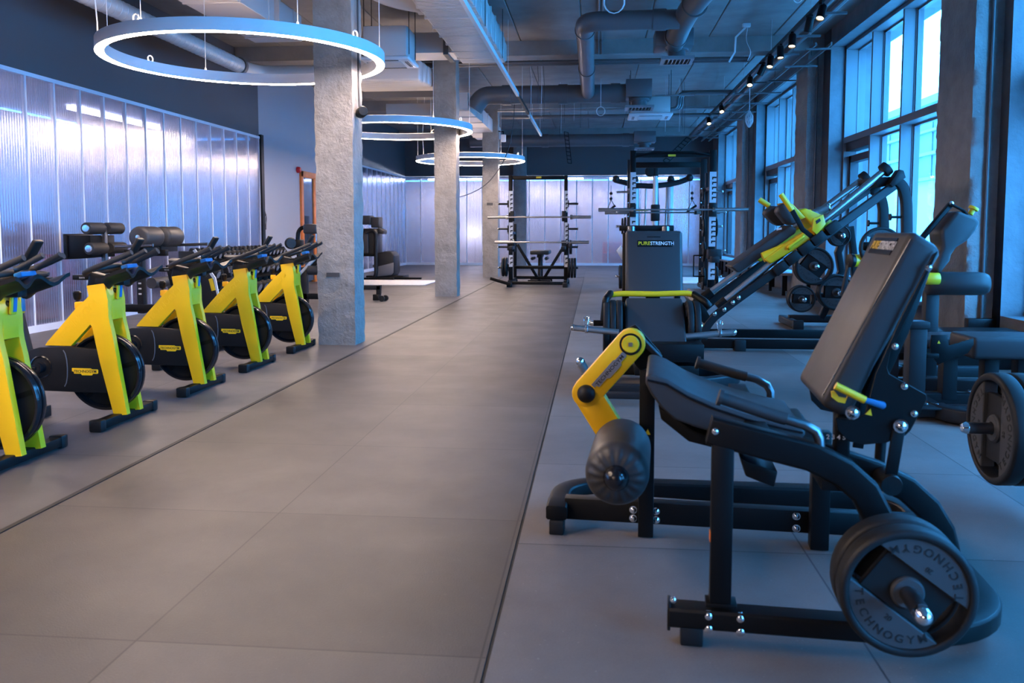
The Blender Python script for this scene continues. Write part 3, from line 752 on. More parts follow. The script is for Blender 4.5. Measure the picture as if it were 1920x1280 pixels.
# ================================================================ indoor bikes
def badge(parent, w, h, mtx, plate, ink, txt='TECHNOGYM', name='badge'):
    """stepped badge plate with lettering, lies in the local xy plane of mtx, facing +z"""
    pts = [(-.5, .42), (.22, .42), (.26, .30), (.47, .30), (.5, .22), (.5, -.18), (.47, -.28), (.30, -.28), (.26, -.5), (-.12, -.5), (-.16, -.30), (-.42, -.30), (-.44, -.02), (-.5, -.02)]
    b = MB().prism([(x*w, y*h) for x, y in pts], 0, .003, 'z').xf(mtx)
    o = obj(name, b, plate, parent)
    obj('lettering', MB().text(txt, h*.50, mtx @ Matrix.Translation((.005*w, -.01*h, .003)), .0015, sx=w*.82/(h*.50*5.9)), ink, o)
    return o
YZ = Matrix.Rotation(PI/2, 4, 'X')      # local xy plane stood upright, facing -y
def make_bike(loc, label):
    t = thing('indoor_bike', label, 'exercise bike', loc, group='yellow indoor bikes in a row')
    side = [(-0.18,0.93),(-0.055,0.947),(-0.034,0.829),(-0.034,0.729),(-0.028,0.683),(-0.009,0.594),(0.073,0.064),(-0.02,0.055),(-0.108,0.423),(-0.144,0.61),(-0.151,0.653),(-0.164,0.669),(-0.308,0.525),(-0.491,0.526),(-0.472,0.552),(-0.254,0.786),(-0.195,0.835),(-0.168,0.861)]
    head = [(-0.18,0.93),(-0.055,0.947),(-0.034,0.829),(-0.031,0.701),(-0.107,0.679),(-0.238,0.699),(-0.273,0.77),(-0.195,0.835),(-0.168,0.861)]
    fr = MB().prism(side, -.105, -.062).prism(side, .062, .105).prism(head, -.062, .062)
    f = obj('main_frame', fr, 'yellow', t, bev=.011, seg=3)
    a, b = Vector((-0.403,0.563)), Vector((-0.104,0.843))
    ang = math.atan2(b.y-a.y, b.x-a.x); c = (a+b)/2
    obj('embossed_lettering', MB().text('TECHNOGYM', .062, Matrix.Translation((c.x, -.1055, c.y)) @ YZ @ Matrix.Rotation(ang, 4, 'Z'), .002, sx=.95), 'yellow', f)
    ft = [(-0.116,0.94),(-0.094,0.821),(-0.094,0.719)]
    obj('front_insert', MB().prism([(ft[1][0]-.005, ft[1][1]+.06), (ft[1][0]+.022, ft[1][1]+.05), (ft[1][0]+.03, ft[1][1]-.01), (ft[1][0], ft[1][1]-.02)], -.022, .022), 'blue_trim', f, bev=.004)
    # flywheel
    wc = (-0.124,0.337); R = .262
    w_ = MB()
    for s in (-1, 1): w_.lathe([(R-.035, s*.012), (R-.02, s*.040), (R-.006, s*.040), (R, s*.030), (R, s*.010), (R-.012, s*.003), (R-.035, s*.002)], (wc[0], 0, wc[1]), 'y', 56)
    fw = obj('flywheel', w_, 'gloss_black', t, smooth=50)
    obj('flywheel_disc', MB().lathe([(0, -.022), (.06, -.022), (.08, -.010), (R-.03, -.008), (R-.03, .008), (.08, .010), (.06, .022), (0, .022)], (wc[0], 0, wc[1]), 'y', 48), 'plastic', fw)
    sp = MB()
    for k in range(5):
        aa = 2*PI*k/5+.3; sp.box((wc[0]+.15*math.cos(aa), 0, wc[1]+.15*math.sin(aa)), (.18, .03, .03), rotm(0, -aa, 0))
    obj('spokes', sp, 'frame', fw)
    # drive cover
    cov = [(-0.67,0.329),(-0.671,0.387),(-0.649,0.45),(-0.604,0.494),(-0.538,0.511),(-0.328,0.516),(-0.139,0.504),(-0.056,0.494),(-0.048,0.205),(-0.322,0.209),(-0.552,0.214),(-0.623,0.245),(-0.656,0.285)]
    dc = obj('drive_cover', MB().prism(cov, -.098, -.058).prism(cov, .058, .098), 'plastic', t, bev=.008, seg=2)
    hub = (-0.531,0.375)
    obj('crank_recess', MB().lathe([(.066, -.100), (.072, -.104), (.08, -.100)], (hub[0], 0, hub[1]), 'y', 32), 'gloss_black', dc)
    s1 = (-0.342,0.371)
    obj('cover_seam', MB().rtube([(s1[0]-.03+.03*math.cos(q)-.0, -.098, s1[1]+.125*math.sin(q)) for q in [(-1+i/6)*PI/2*.9+PI/2*.9*i/6 for i in range(7)]][::1], .006, .006, (0, 1, 0)), 'pipe', dc)
    bc = (-0.216,0.352)
    badge(dc, .185, .052, Matrix.Translation((bc[0], -.0985, bc[1])) @ YZ, 'yellow', 'letters')
    # cranks and pedals
    for s in (-1, 1):
        q = .05 if s < 0 else PI+.05
        hx, hz = hub[0], hub[1]; ex, ez = hx-.17*math.cos(q), hz+.17*math.sin(q)
        cr = obj('crank', MB().cyl((hx, s*.09, hz), (hx, s*.155, hz), .038).rtube([(hx, s*.15, hz), (ex, s*.165, ez)], .022, .034, (0, 1, 0)), 'gloss_black', t, bev=.003)
        obj('pedal', MB().bounds(ex-.05, ex+.05, s*.18, s*.28, ez-.012, ez+.014).tube([(ex-.04, s*.19, ez+.02), (ex+.03, s*.2, ez+.055), (ex+.05, s*.27, ez+.055), (ex-.04, s*.27, ez+.02)], .008, 6), 'plastic', cr, bev=.004)
    # feet
    for x, hw, nm in ((.0, .325, 'front_stabiliser'), (-.86, .27, 'rear_stabiliser')):
        o = obj(nm, MB().bounds(x-.038, x+.038, -hw, hw, .012, .07), 'frame', t, bev=.008)
        for s in (-1, 1): obj('end_cap', MB().bounds(x-.044, x+.044, s*(hw-.03), s*(hw+.035), .0, .078), 'plastic', o, bev=.012)
    # rear post and saddle
    p0, p1 = (-0.622,0.031), (-0.803,0.778)
    rp = obj('rear_post', MB().rtube([(p0[0]-.02, 0, .03), (p1[0], 0, p1[1])], .13, .085, (0, 1, 0)).bounds(-.88, p0[0]+.04, -.07, .07, .005, .085), 'grey_frame', t, bev=.010)
    d = (Vector(p1)-Vector(p0)).normalized()
    st = Vector(p1)+d*.20
    obj('saddle_post', MB().rtube([(p1[0], 0, p1[1]), (st.x, 0, st.y)], .075, .05, (0, 1, 0)), 'frame', t, bev=.006)
    obj('height_scale', MB().text('| | | | | | |', .018, Matrix.Translation((p1[0]+.01, -.0262, p1[1]+.09)) @ YZ @ Matrix.Rotation(math.atan2(d.y, d.x), 4, 'Z'), .001), 'white', t)
    obj('height_knob', MB().box((p1[0]+.10, -.03, p1[1]+.02), (.022, .05, .13)), 'lemon', t, bev=.009)
    obj('height_knob_face', MB().box((p1[0]+.115, -.03, p1[1]+.02), (.012, .034, .10)), 'blue_trim', t, bev=.005)
    sx, sz = -.66, 1.015
    obj('saddle_slider', MB().bounds(sx-.16, sx+.16, -.022, .022, sz-.065, sz-.035), 'frame', t, bev=.004)
    sd = MB()
    secs = [(-.17, .03, .02), (-.16, .085, .035), (-.10, .105, .05), (-.03, .075, .045), (.05, .034, .038), (.12, .024, .03), (.145, .012, .016)]
    rings = []
    for x, hw, hh in secs:
        rings.append([sd.bm.verts.new((sx+x, hw*math.cos(2*PI*j/16), sz-.01+hh*(math.sin(2*PI*j/16))*(.55 if math.sin(2*PI*j/16) > 0 else 1)+.012*(x < -.12))) for j in range(16)])
    for A, B in zip(rings, rings[1:]):
        for j in range(16): sd.face([A[j], A[(j+1) % 16], B[(j+1) % 16], B[j]])
    sd.face(rings[0]); sd.face(rings[-1][::-1])
    obj('saddle', sd, 'leather', t, smooth=60)
    # resistance lever
    k0, k1 = (-0.302,0.79), (-0.315,0.855)
    obj('resistance_knob', MB().lathe([(.010, -.075), (.010, -.03), (.02, -.028), (.026, -.01), (.028, .02), (.018, .032), (0, .034)], (k1[0], 0, k1[1]), n=18), 'frame', t)
    obj('knob_base', MB().box((k0[0], 0, k0[1]), (.05, .05, .05)), 'yellow', t, bev=.01)
    # handlebar
    h0, h1 = (-0.178,0.922), (-0.151,1.009)
    obj('handlebar_post', MB().rtube([(h0[0], 0, h0[1]-.03), (h1[0], 0, h1[1])], .105, .075, (0, 1, 0)), 'plastic', t, bev=.008)
    g0, g1 = (-0.329,0.975), (-0.041,0.999)
    hs = obj('handlebar_slider', MB().bounds(g0[0], g1[0], -.028, .028, g0[1]-.012, g0[1]+.022), 'frame', t, bev=.006)
    obj('slider_scale', MB().text('| | | | | |', .013, Matrix.Translation((g0[0]+.07, -.0285, g0[1]+.005)) @ YZ, .001), 'white', hs)
    n0, n1, n2, n3 = (-0.207,1.007),(-0.113,1.042),(0.051,1.099),(0.182,1.155)
    pth = [(n3[0], -.17, n3[1]), (n2[0], -.175, n2[1]), (n1[0], -.16, n1[1]), (n0[0], -.10, n0[1])]
    hb = obj('handlebar', MB().tube(pth+[(x, -y, z) for x, y, z in pth[::-1]], .0185, 14, rnd=.07), 'foam', t)
    obj('cross_bar', MB().tube([(n1[0]+.02, -.165, n1[1]), (n1[0]+.10, -.05, n1[1]+.02), (n1[0]+.10, .05, n1[1]+.02), (n1[0]+.02, .165, n1[1])], .0175, 12, rnd=.06), 'foam', t)
    e0, e1 = (0.089,1.092),(0.166,1.16)
    for s in (-1, 1): obj('aero_horn', MB().tube([(n2[0]+.02, s*.10, n2[1]-.01), (e0[0], s*.085, e0[1]+.0), (e1[0]+.06, s*.075, e1[1]+.005)], .0165, 12, rnd=.05), 'foam', t)
    q0, q1 = (0.049,1.082),(0.153,1.244)
    dv = Vector((q1[0]-q0[0], q1[1]-q0[1])); an = math.atan2(dv.y, dv.x)
    obj('tablet_holder', MB().box(((q0[0]+q1[0])/2, -.0, (q0[1]+q1[1])/2), (dv.length, .075, .028), rotm(0, -an, 0)), 'plastic', t, bev=.009, seg=3)
    m0 = (0.056,1.06)
    obj('console', MB().box((m0[0]+.01, 0, m0[1]-.005), (.05, .13, .03), rotm(0, -.3, 0)), 'blue_trim', t, bev=.007)
    # moulded bottle tray with two scoops
    z0 = (-0.004,0.981)
    tr = MB(); g = []
    for i in range(7):
        x = z0[0]-.03+.17*i/6; row = []
        for j in range(17):
            y = -.235+.47*j/16; dip = .026*math.cos(4*PI*y/.47)
            row.append((x+.10*abs(y)/.235*.4, y, z0[1]-.004+dip+.055*(i/6)+(-.02 if i in (0,) else 0)))
        g.append(row)
    top = [[tr.bm.verts.new(p) for p in r] for r in g]; bot = [[tr.bm.verts.new((p[0], p[1], p[2]-.022)) for p in r] for r in g]
    for i in range(6):
        for j in range(16):
            tr.face([top[i][j], top[i+1][j], top[i+1][j+1], top[i][j+1]]); tr.face([bot[i][j], bot[i][j+1], bot[i+1][j+1], bot[i+1][j]])
    for i in range(6):
        for j in (0, 16): tr.face([top[i][j], bot[i][j], bot[i+1][j], top[i+1][j]])
    for j in range(16):
        for i in (0, 6): tr.face([top[i][j], top[i][j+1], bot[i][j+1], bot[i][j]])
    obj('bottle_tray', tr, 'plastic', t, smooth=50)
    obj('tray_stem', MB().bounds(h1[0]-.01, z0[0]+.05, -.04, .04, z0[1]-.05, z0[1]-.005), 'plastic', t, bev=.006)
    # quick release at the head
    r0 = (-0.079,0.904); r1 = (-0.023,0.89)
    rk = obj('release_stalk', MB().cyl((r0[0]-.02, 0, r0[1]), (r1[0], 0, r1[1]), .017), 'gloss_black', t)
    obj('release_lever', MB().box((r1[0]+.01, 0, r1[1]), (.022, .048, .115), rotm(0, .1, 0)), 'lemon', rk, bev=.010, seg=3)
    obj('release_inlay', MB().box((r1[0]+.022, 0, r1[1]), (.008, .028, .085), rotm(0, .1, 0)), 'blue_trim', rk, bev=.003)
    s0 = (-0.084,0.679)
    return t
BIKEY = (4.42, 5.48, 6.63, 7.79, 9.00)
bike_labels = ['yellow indoor bike cut off by the left edge of the view, nearest of the row', 'second yellow indoor bike from the front, whole in view at the left',
               'third yellow indoor bike from the front, middle of the row', 'fourth yellow indoor bike from the front, next to last before the column',
               'farthest yellow indoor bike, last in the row beside the concrete column']
bk = make_bike((-3.2, BIKEY[1], 0), bike_labels[1])
for i in (0, 2, 3, 4): dup(bk, (-3.2, BIKEY[i], 0), label=bike_labels[i])

# ================================================================ weight plates (unit radius .225, axis along -y, face toward -y)
def make_plate(label, loc=(0, 0, 0)):
    t = thing('weight_plate', label, 'weight plate', loc)
    R, T = .225, .052; h = T/2
    b = MB()
    # rim ring
    b.lathe([(R*.86, -h*.8), (R*.87, -h), (R*.96, -h), (R, -h*.75), (R, h*.75), (R*.96, h), (R*.87, h), (R*.86, h*.8), (R*.86, -h*.8)], (0, 0, 0), 'y', 64)
    # web between the grip slots
    def seg(a0, a1, r): return [(r*math.cos(math.radians(a0+(a1-a0)*i/16)), r*math.sin(math.radians(a0+(a1-a0)*i/16))) for i in range(17)]
    bw = R*.34
    b.prism([(-R*.60, -bw), (R*.60, -bw), (R*.60, bw), (-R*.60, bw)], -h*.35, h*.35)
    o = obj('rubber_rim', b, 'rubber', t, bev=.002, seg=1)
    fc = MB(); a = math.degrees(math.asin(.36)); 
    for s in (0, 180):
        fc.prism(seg(s+a*1.12, s+180-a*1.12, R*.87), -h*.80, h*.80)
    obj('raised_face', fc, 'plate_face', t, bev=.003, seg=1)
    obj('hub', MB().lathe([(.027, -h*.78), (R*.22, -h*.78), (R*.25, -h*.55), (R*.25, h*.55), (R*.22, h*.78), (.027, h*.78), (.027, -h*.78)], (0, 0, 0), 'y', 32), 'plate_face', t, smooth=30)
    tx = MB()
    for side in (-1, 1):
        word = 'TECHNOGYM'
        for s in (0, 1):
            for i, ch in enumerate(word):
                # bottom arc reads left to right, its letter tops point to the hub
                ang = math.radians(270+s*180+(i-4)*13.5)
                m = Matrix.Translation((R*.72*math.cos(ang), -h*.80, R*.72*math.sin(ang))) @ YZ @ Matrix.Rotation(ang+PI/2, 4, 'Z')
                if side > 0: m = Matrix.Rotation(PI, 4, 'Z') @ m
                tx.text(ch, .040, m, .002, sx=1.0)
            ang = math.radians(270+s*180)
            m = Matrix.Translation((R*.48*math.cos(ang), -h*.80, R*.48*math.sin(ang))) @ YZ @ Matrix.Rotation(ang+PI/2, 4, 'Z')
            if side > 0: m = Matrix.Rotation(PI, 4, 'Z') @ m
            tx.text('20', .026, m, .002)
    obj('lettering', tx, 'letters', t)
    return t
PLATE = None
def plate(label, loc, r=.225, rot=(0, 0, 0), group=None, thick=1.):
    """rot: euler of the plate; default faces -y"""
    global PLATE
    s = r/.225
    if PLATE is None: PLATE = p = make_plate(label)
    else: p = dup(PLATE)
    p.location = loc; p.rotation_euler = rot; p.scale = (s, s*thick, s); p['label'] = label
    if group: p['group'] = group
    elif 'group' in p: del p['group']
    return p
def clip(parent_loc, label, ax='x', s=1.):
    t = thing('spring_clip', label, 'clip', parent_loc, 0, 'spring clips on the bar sleeves')
    d = (1, 0, 0) if ax == 'x' else (0, 1, 0)
    c = MB()
    for k in range(3):
        o = Vector(d)*(k*.008-.008); e1 = Vector((0, 0, 1)); e2 = Vector(d).cross(e1)
        c.tube([o+e1*(.032*s*math.cos(q))+e2*(.032*s*math.sin(q)) for q in [2*PI*i/16 for i in range(16)]], .0035, 6, closed=True)
    obj('coil', c, 'chrome', t)
    for sg in (-1, 1): obj('grip', MB().tube([(sg*.012, 0, .03), (sg*.02, -.01, .075), (sg*.02, .01, .10), (sg*.005, .01, .10), (sg*.005, 0, .07)], .0035, 6, rnd=.01), 'chrome', t)
    return t

# ================================================================ leg extension machine (nearest, right)
LEA = math.radians(-4.4)
def LEW(x, y, z):
    return (.24+x*math.cos(LEA)-y*math.sin(LEA), 2.665+x*math.sin(LEA)+y*math.cos(LEA), z)
t = thing('leg_extension_machine', 'black leg extension bench with yellow lever arm and thick roller, nearest on the right', 'exercise machine', (.24, 2.665, 0), LEA)
# base
b = MB()
b.rtube([(0, 0, .088)]+[(x, y, .088) for x, y in arc(.72, .30, .30, -90, 0, 10)]+[(1.02, 1.0, .088)], .085, .062, (0, 0, 1))
bf = b
far = [(-.468, .87), (-.475, 1.0)]+[(x, y) for x, y in arc(-.27, 1.10, .205, 180, 90, 8)]+[(.86, 1.305)]+[(x, y) for x, y in arc(.82, 1.105, .20, 90, 0, 6)]+[(1.02, .9)]
bf.rtube([(x, y, .095) for x, y in far], .09, .06, (0, 0, 1))
bf.bounds(-.44, 1.0, .937, 1.0, .048, .14)
base = obj('base_frame', bf, 'frame', t, bev=.004)
for x, y, w_ in ((.07, 0, .07), (-.468, .90, .062), (1.02, .3, .07), (.6, 1.305, .06)): obj('rubber_foot', MB().bounds(x-w_/2, x+w_/2, y-.038, y+.038, 0, .062), 'rubber', base, bev=.006)
obj('end_cap', MB().bounds(-.006, .004, -.034, .034, .044, .132), 'plastic', base, bev=.003)
# posts
p = [(0.156,0.153),(0.147,0.643)]
obj('near_post', MB().bounds(p[0][0]-.033, p[0][0]+.033, -.03, .03, .13, p[1][1]), 'frame', t, bev=.004)
obj('post_foot', MB().bounds(p[0][0]-.045, p[0][0]+.05, -.034, .034, .13, .142), 'frame', t, bev=.002)
p = [(-0.091,0.034),(-0.099,0.722)]
obj('front_leg', MB().bounds(p[0][0]-.032, p[0][0]+.032, .89, .945, .004, p[1][1]), 'frame', t, bev=.004)
p2 = [(0.608,0.039),(0.597,0.428)]
obj('rear_leg', MB().bounds(p2[0][0]-.036, p2[0][0]+.036, .865, .93, .004, p2[1][1]+.06), 'frame', t, bev=.004)
# arches
a1 = [(0.113,0,0.685),(0.275,0,0.647),(0.417,0,0.615),(0.511,0,0.57),(0.574,0,0.514),(0.607,0,0.45),(0.624,0,0.368)]
o = obj('near_arch', MB().rtube(a1+[(a1[-1][0]+.01, 0, .13)], .088, .062, (0, 1, 0)), 'frame', t, bev=.003)
a2 = [(0.487,0.31,0.544),(0.676,0.31,0.487),(0.775,0.31,0.441),(0.843,0.31,0.379),(0.888,0.31,0.305),(0.906,0.31,0.237)]
obj('rear_arch', MB().rtube([(a2[0][0]-.25, .31, a2[0][2]+.06)]+a2+[(a2[-1][0]+.005, .31, .13)], .085, .062, (0, 1, 0)), 'frame', t, bev=.003)
obj('cross_tube', MB().bounds(a1[1][0]-.035, a1[1][0]+.035, .0, .93, a1[1][2]-.045, a1[1][2]+.02).bounds(a2[0][0]-.04, a2[0][0]+.03, -.02, .92, a2[0][2]-.03, a2[0][2]+.03), 'frame', t, bev=.004)
# seat
st = [(-0.086,0.811),(-0.066,0.815),(-0.016,0.798),(0.055,0.757),(0.143,0.72),(0.247,0.688),(0.367,0.66),(0.431,0.649),(0.439,0.628),(0.419,0.603),(0.249,0.625),(0.145,0.621),(0.074,0.64),(0.012,0.661),(-0.033,0.699),(-0.069,0.747),(-0.087,0.783)]
s = obj('seat', MB().prism(st, .22, .70), 'leather', t, bev=.016, seg=4, smooth=60)
se = [(-0.08,0.216,0.795),(-0.017,0.216,0.783),(0.055,0.216,0.741),(0.143,0.216,0.705),(0.247,0.216,0.673),(0.368,0.216,0.645),(0.427,0.216,0.635)]
obj('seam_piping', MB().tube(se, .0035, 6), 'gloss_black', s)
sb = [(-0.043,0.687),(0.081,0.608),(0.175,0.573),(0.357,0.552),(0.358,0.524),(0.175,0.544),(0.062,0.569),(-0.033,0.643)]
obj('seat_plate', MB().prism(sb, .30, .62), 'frame', t, bev=.004)
ub = [(0.238,0.513),(0.268,0.495),(0.368,0.467),(0.357,0.409),(0.26,0.444)]
obj('stop_block', MB().prism(ub, .34, .5), 'plastic', t, bev=.006)
# backrest
pad = [(0.744,1.301),(0.832,1.245),(0.832,1.221),(0.645,0.855),(0.587,0.717),(0.551,0.687),(0.479,0.732)]
bk_ = obj('backrest', MB().prism(pad, .22, .70), 'leather', t, bev=.028, seg=4, smooth=60)
A, B_ = Vector(pad[0]), Vector(pad[-1]); dd = (A-B_).normalized()
nx = Vector((-dd.y, dd.x))
# label patch on the face, near its top
pc = A-dd*.062+nx*.0015
mtx = Matrix(((0, dd.x, nx.x, pc.x), (-1, 0, 0, .47), (0, dd.y, nx.y, pc.y), (0, 0, 0, 1)))
lp = obj('brand_patch', MB().box((0, 0, 0), (.30, .062, .004)).xf(mtx), 'gloss_black', bk_, bev=.001, seg=1)
def pure(parent, mtx, h, dz=.0025):
    obj('lettering', MB().text('PURE', h, mtx @ Matrix.Translation((-h*2.08, 0, dz)), .002, 1.02), 'lemon', parent)
    obj('lettering', MB().text('STRENGTH', h, mtx @ Matrix.Translation((h*1.42, 0, dz)), .002, .92), 'white', parent)
pure(lp, mtx, .044)
obj('edge_seam', MB().tube([(pad[0][0]-.004, .217, pad[0][1]-.03), (pad[-1][0]+.008, .217, pad[-1][1]+.03)], .003, 6), 'gloss_black', bk_)
br = [(0.818,1.235),(0.773,1.123),(0.722,0.995),(0.686,0.91),(0.678,0.861),(0.685,0.841),(0.798,0.778),(0.801,0.761),(0.755,0.659),(0.741,0.643),(0.682,0.616),(0.614,0.607),(0.568,0.616),(0.533,0.65),(0.525,0.692),(0.582,0.687),(0.615,0.706),(0.643,0.839),(0.717,1.031),(0.803,1.222)]
for y0 in (.20, .70): obj('backrest_bracket', MB().prism(br, y0, y0+.012), 'frame', t, bev=.002, seg=1)
br2 = [(0.828,1.215),(0.73,0.966),(0.639,0.724),(0.685,0.71),(0.782,0.953),(0.856,1.208)]
obj('backrest_spine', MB().prism(br2, .36, .56), 'frame', t, bev=.004)
l1 = [(0.718,0.2,0.656),(0.697,0.2,0.484)]
obj('tilt_link', MB().rtube(l1, .038, .012, (0, 1, 0)), 'frame', t, bev=.002)
obj('tilt_link', MB().rtube([(x, .66, z) for x, y, z in l1], .038, .012, (0, 1, 0)), 'frame', t, bev=.002)
l2 = [(0.728,0.45,0.566),(0.724,0.45,0.461)]
obj('gas_spring', MB().tube(l2, .018, 12), 'frame', t)
l3 = [(0.564,0.3,0.695),(0.565,0.3,0.522)]
obj('scale_post', MB().rtube([l3[0], (l3[1][0], .30, l3[1][2]-.02)], .05, .05, (0, 1, 0)), 'frame', t, bev=.003)
k = (0.533,0.612)
obj('position_scale', MB().text('1 2 3 4 5', .022, Matrix.Translation((k[0]+.0, .268, k[1])) @ YZ, .001), 'white', t)
obj('pivot_disc', MB().lathe([(0, -.02), (.032, -.02), (.034, -.012), (.034, .09), (0, .09)], (l1[1][0], .19, l1[1][2]), 'y', 26), 'plastic', t)
bolts(t, [(x, .19, z) for x, z in [(0.694,0.483),(0.574,0.714),(0.721,0.676)]], .017)
bolts(t, [(x, .198, z) for x, z in [(0.731,0.803),(0.763,0.716),(0.79,1.183),(0.699,0.931)]], .0085)
# adjuster
q = [(0.516,0.17,0.803),(0.607,0.17,0.759),(0.661,0.17,0.744)]
ad = obj('adjuster_grip', MB().tube(q[:2], .0125, 14), 'lemon', t)
obj('adjuster_rod', MB().tube([q[1], q[2], (q[2][0]+.005, .2, q[2][2]-.004)], .0095, 12), 'blue_trim', ad)
ic = [(0.507,0.78),(0.517,0.782),(0.532,0.763),(0.555,0.759),(0.558,0.768),(0.55,0.743),(0.528,0.747),(0.51,0.761)]
obj('icon_sticker', MB().prism(ic, .186, .1985), 'lemon', bk_)
tri = [(0.631,0.726),(0.615,0.708),(0.636,0.704)]
obj('warning_sticker', MB().prism(tri, .1965, .1995), 'lemon', t)
ws = [(-0.087,0.471),(-0.075,0.447),(-0.101,0.446)]
obj('warning_sticker', MB().prism(ws, .8865, .8895), 'lemon', t)
oc = (0.121,0.348)
obj('orange_sticker', MB().box((oc[0]+.001, -.005, oc[1]), (.003, .035, .03)), 'orange', t)
# side handles
for y, pts in ((0, [(0.145,0,0.785),(0.289,0,0.74),(0.396,0,0.71),(0.43,0,0.691),(0.44,0,0.669),(0.443,0,0.642)]), (.78, [(0.108,0.78,0.772),(0.258,0.78,0.731),(0.336,0.78,0.712),(0.377,0.78,0.69),(0.391,0.78,0.663),(0.392,0.78,0.626)])):
    h = obj('side_handle', MB().tube(pts, .0155, 16), 'steel_dark', t, smooth=60)
    g = MB().tube([pts[0], pts[1], (pts[1][0]+(pts[2][0]-pts[1][0])*.5, y, pts[1][2]+(pts[2][2]-pts[1][2])*.5)], .0195, 16)
    obj('rubber_grip', g, 'foam', h)
    obj('grip_flange', MB().lathe([(0, -.006), (.026, -.006), (.026, .006), (0, .006)], pts[0], dirv=Vector(pts[1])-Vector(pts[0]), n=18), 'foam', h)
# lever
c1, c2, c3 = [Vector(v) for v in ((-0.159,0.838),(-0.338,0.628),(-0.232,0.461))]
lv = MB().prism(capsule(c1, c2, .060), .80, .872).prism(capsule(c2, c3, .058), .801, .871)
lever = obj('lever_arm', lv, 'yellow', t, bev=.006, seg=2)
d = MB().lathe([(0, -.008), (.033, -.008), (.036, -.004), (.036, .002)], (c1.x, .80, c1.y), 'y', 30)
obj('pivot_ring', MB().lathe([(.034, -.003), (.045, -.003), (.045, .004)], (c1.x, .80, c1.y), 'y', 32), 'gloss_black', lever)
pdisc = obj('pivot_cap', d, 'lemon', lever)
obj('cap_screw', MB().box((c1.x, .790, c1.y), (.016, .006, .016)), 'steel', pdisc)
obj('elbow_knob', MB().lathe([(0, -.034), (.02, -.030), (.033, -.016), (.038, 0), (.038, .004)], (c2.x, .80, c2.y), 'y', 30), 'rubber', lever)
cm = (c1+c2)/2; an = math.atan2(c1.y-c2.y, c1.x-c2.x)
badge(lever, .19, .042, Matrix.Translation((cm.x+.006, .7995, cm.y-.006)) @ YZ @ Matrix.Rotation(an, 4, 'Z'), 'grey_badge', 'letters')
pb = [(-0.194,0.848),(-0.169,0.897),(-0.143,0.91),(-0.122,0.889),(-0.035,0.791),(-0.044,0.743),(-0.12,0.719),(-0.142,0.74),(-0.159,0.805)]
obj('pivot_plate', MB().prism(pb, .875, .890), 'frame', t, bev=.002)
pe = [(-0.124,0.876),(-0.03,0.782),(-0.044,0.773),(-0.13,0.85)]
obj('pivot_guard', MB().prism(pe, .81, .885), 'grey_frame', t, bev=.003)
# roller
rc = (-0.185,0.438)
rc2 = rc
prof = [(0, -.004), (.05, -.004), (.075, .0), (.098, .016), (.111, .04), (.114, .07), (.114, .42), (.108, .46), (.09, .49), (.03, .50), (0, .50)]
rl = MB().lathe(prof, (rc[0], .27, rc[1]), 'y', 64)
for v in rl.bm.verts:   # gathered leather folds round the end
    x, z = v.co.x-rc[0], v.co.z-rc[1]; r = math.hypot(x, z)
    if v.co.y < .33 and .06 < r < .113:
        a = math.atan2(z, x); v.co.y += .006*math.sin(a*16)*(.113-r)/.05
roller = obj('roller_pad', rl, 'leather', t, smooth=70)
obj('roller_knob', MB().lathe([(0, -.052), (.02, -.048), (.036, -.034), (.045, -.012), (.046, .002), (0, .002)], (rc[0], .27, rc[1]), 'y', 32), 'gloss_black', roller)
obj('roller_axle', MB().cyl((rc[0], .74, rc[1]), (c3.x, .82, c3.y), .02), 'frame', t)
# bolts on the base
bolts(t, [(x, -.031, z) for x, z in [(0.12,0.103),(0.121,0.064),(0.216,0.103),(0.217,0.062)]], .0135)
bolts(t, [(x, .937, z) for x, z in [(-0.145,0.106),(-0.145,0.069),(-0.049,0.105),(-0.048,0.068),(0.525,0.118),(0.526,0.066)]], .0125)
bolts(t, [(x, -.031, z) for x, z in [(0.131,0.686),(0.012,0.145)]], .008)
# weight horn
hc = (0.643,0.302)
horn = obj('weight_horn', MB().cyl((hc[0], -.03, hc[1]), (hc[0], -.36, hc[1]), .0235, 24), 'steel_dark', t)
obj('horn_tip', MB().lathe([(0, -.045), (.010, -.043), (.019, -.034), (.024, -.018), (.0245, 0), (0, 0)], (hc[0], -.36, hc[1]), 'y', 24), 'chrome', horn)
obj('horn_collar', MB().lathe([(.024, -.01), (.045, -.01), (.05, .0), (.05, .012), (.024, .012)], (hc[0], -.045, hc[1]), 'y', 26), 'frame', horn)
for k, (y, lb) in enumerate(((-.215, 'outer black weight plate on the near horn of the leg extension bench'), (-.125, 'inner black weight plate on the near horn, behind the outer one'))):
    plate(lb, LEW(hc[0], y, hc[1]), .181, (0, math.radians(36), LEA), 'plates on the leg extension bench', 1.7)

# ================================================================ seated machine in the middle, facing the camera
t = thing('chest_press_machine', 'black machine with upright backrest and tilted seat facing the view, chrome bars to both sides', 'exercise machine', (.5, 7.2, 0))
w = [(-0.246,1.032),(0.243,1.033)]; xc = (w[0][0]+w[1][0])/2; hw = (w[1][0]-w[0][0])/2
zt, zb = (0.004,1.297)[1], (-0.001,0.757)[1]
bk_ = MB().prism([(.14, zb), (.32, zt), (.41, zt-.01), (.23, zb-.02)], xc-hw, xc+hw, 'x')
bk_ = obj('backrest', bk_, 'leather', t, bev=.03, seg=4, smooth=60)
sl = Vector((.18, zt-zb)).normalized()
pz = (0.007,1.184)
yy = .14+(pz[1]-zb)/(zt-zb)*.18
mtx = Matrix.Translation((pz[0], yy-.003, pz[1])) @ Matrix.Rotation(math.atan2(sl.y, sl.x), 4, 'X')
lp = obj('brand_patch', MB().box((0, 0, 0), (.30, .058, .006)).xf(mtx), 'gloss_black', bk_, bev=.001, seg=1)
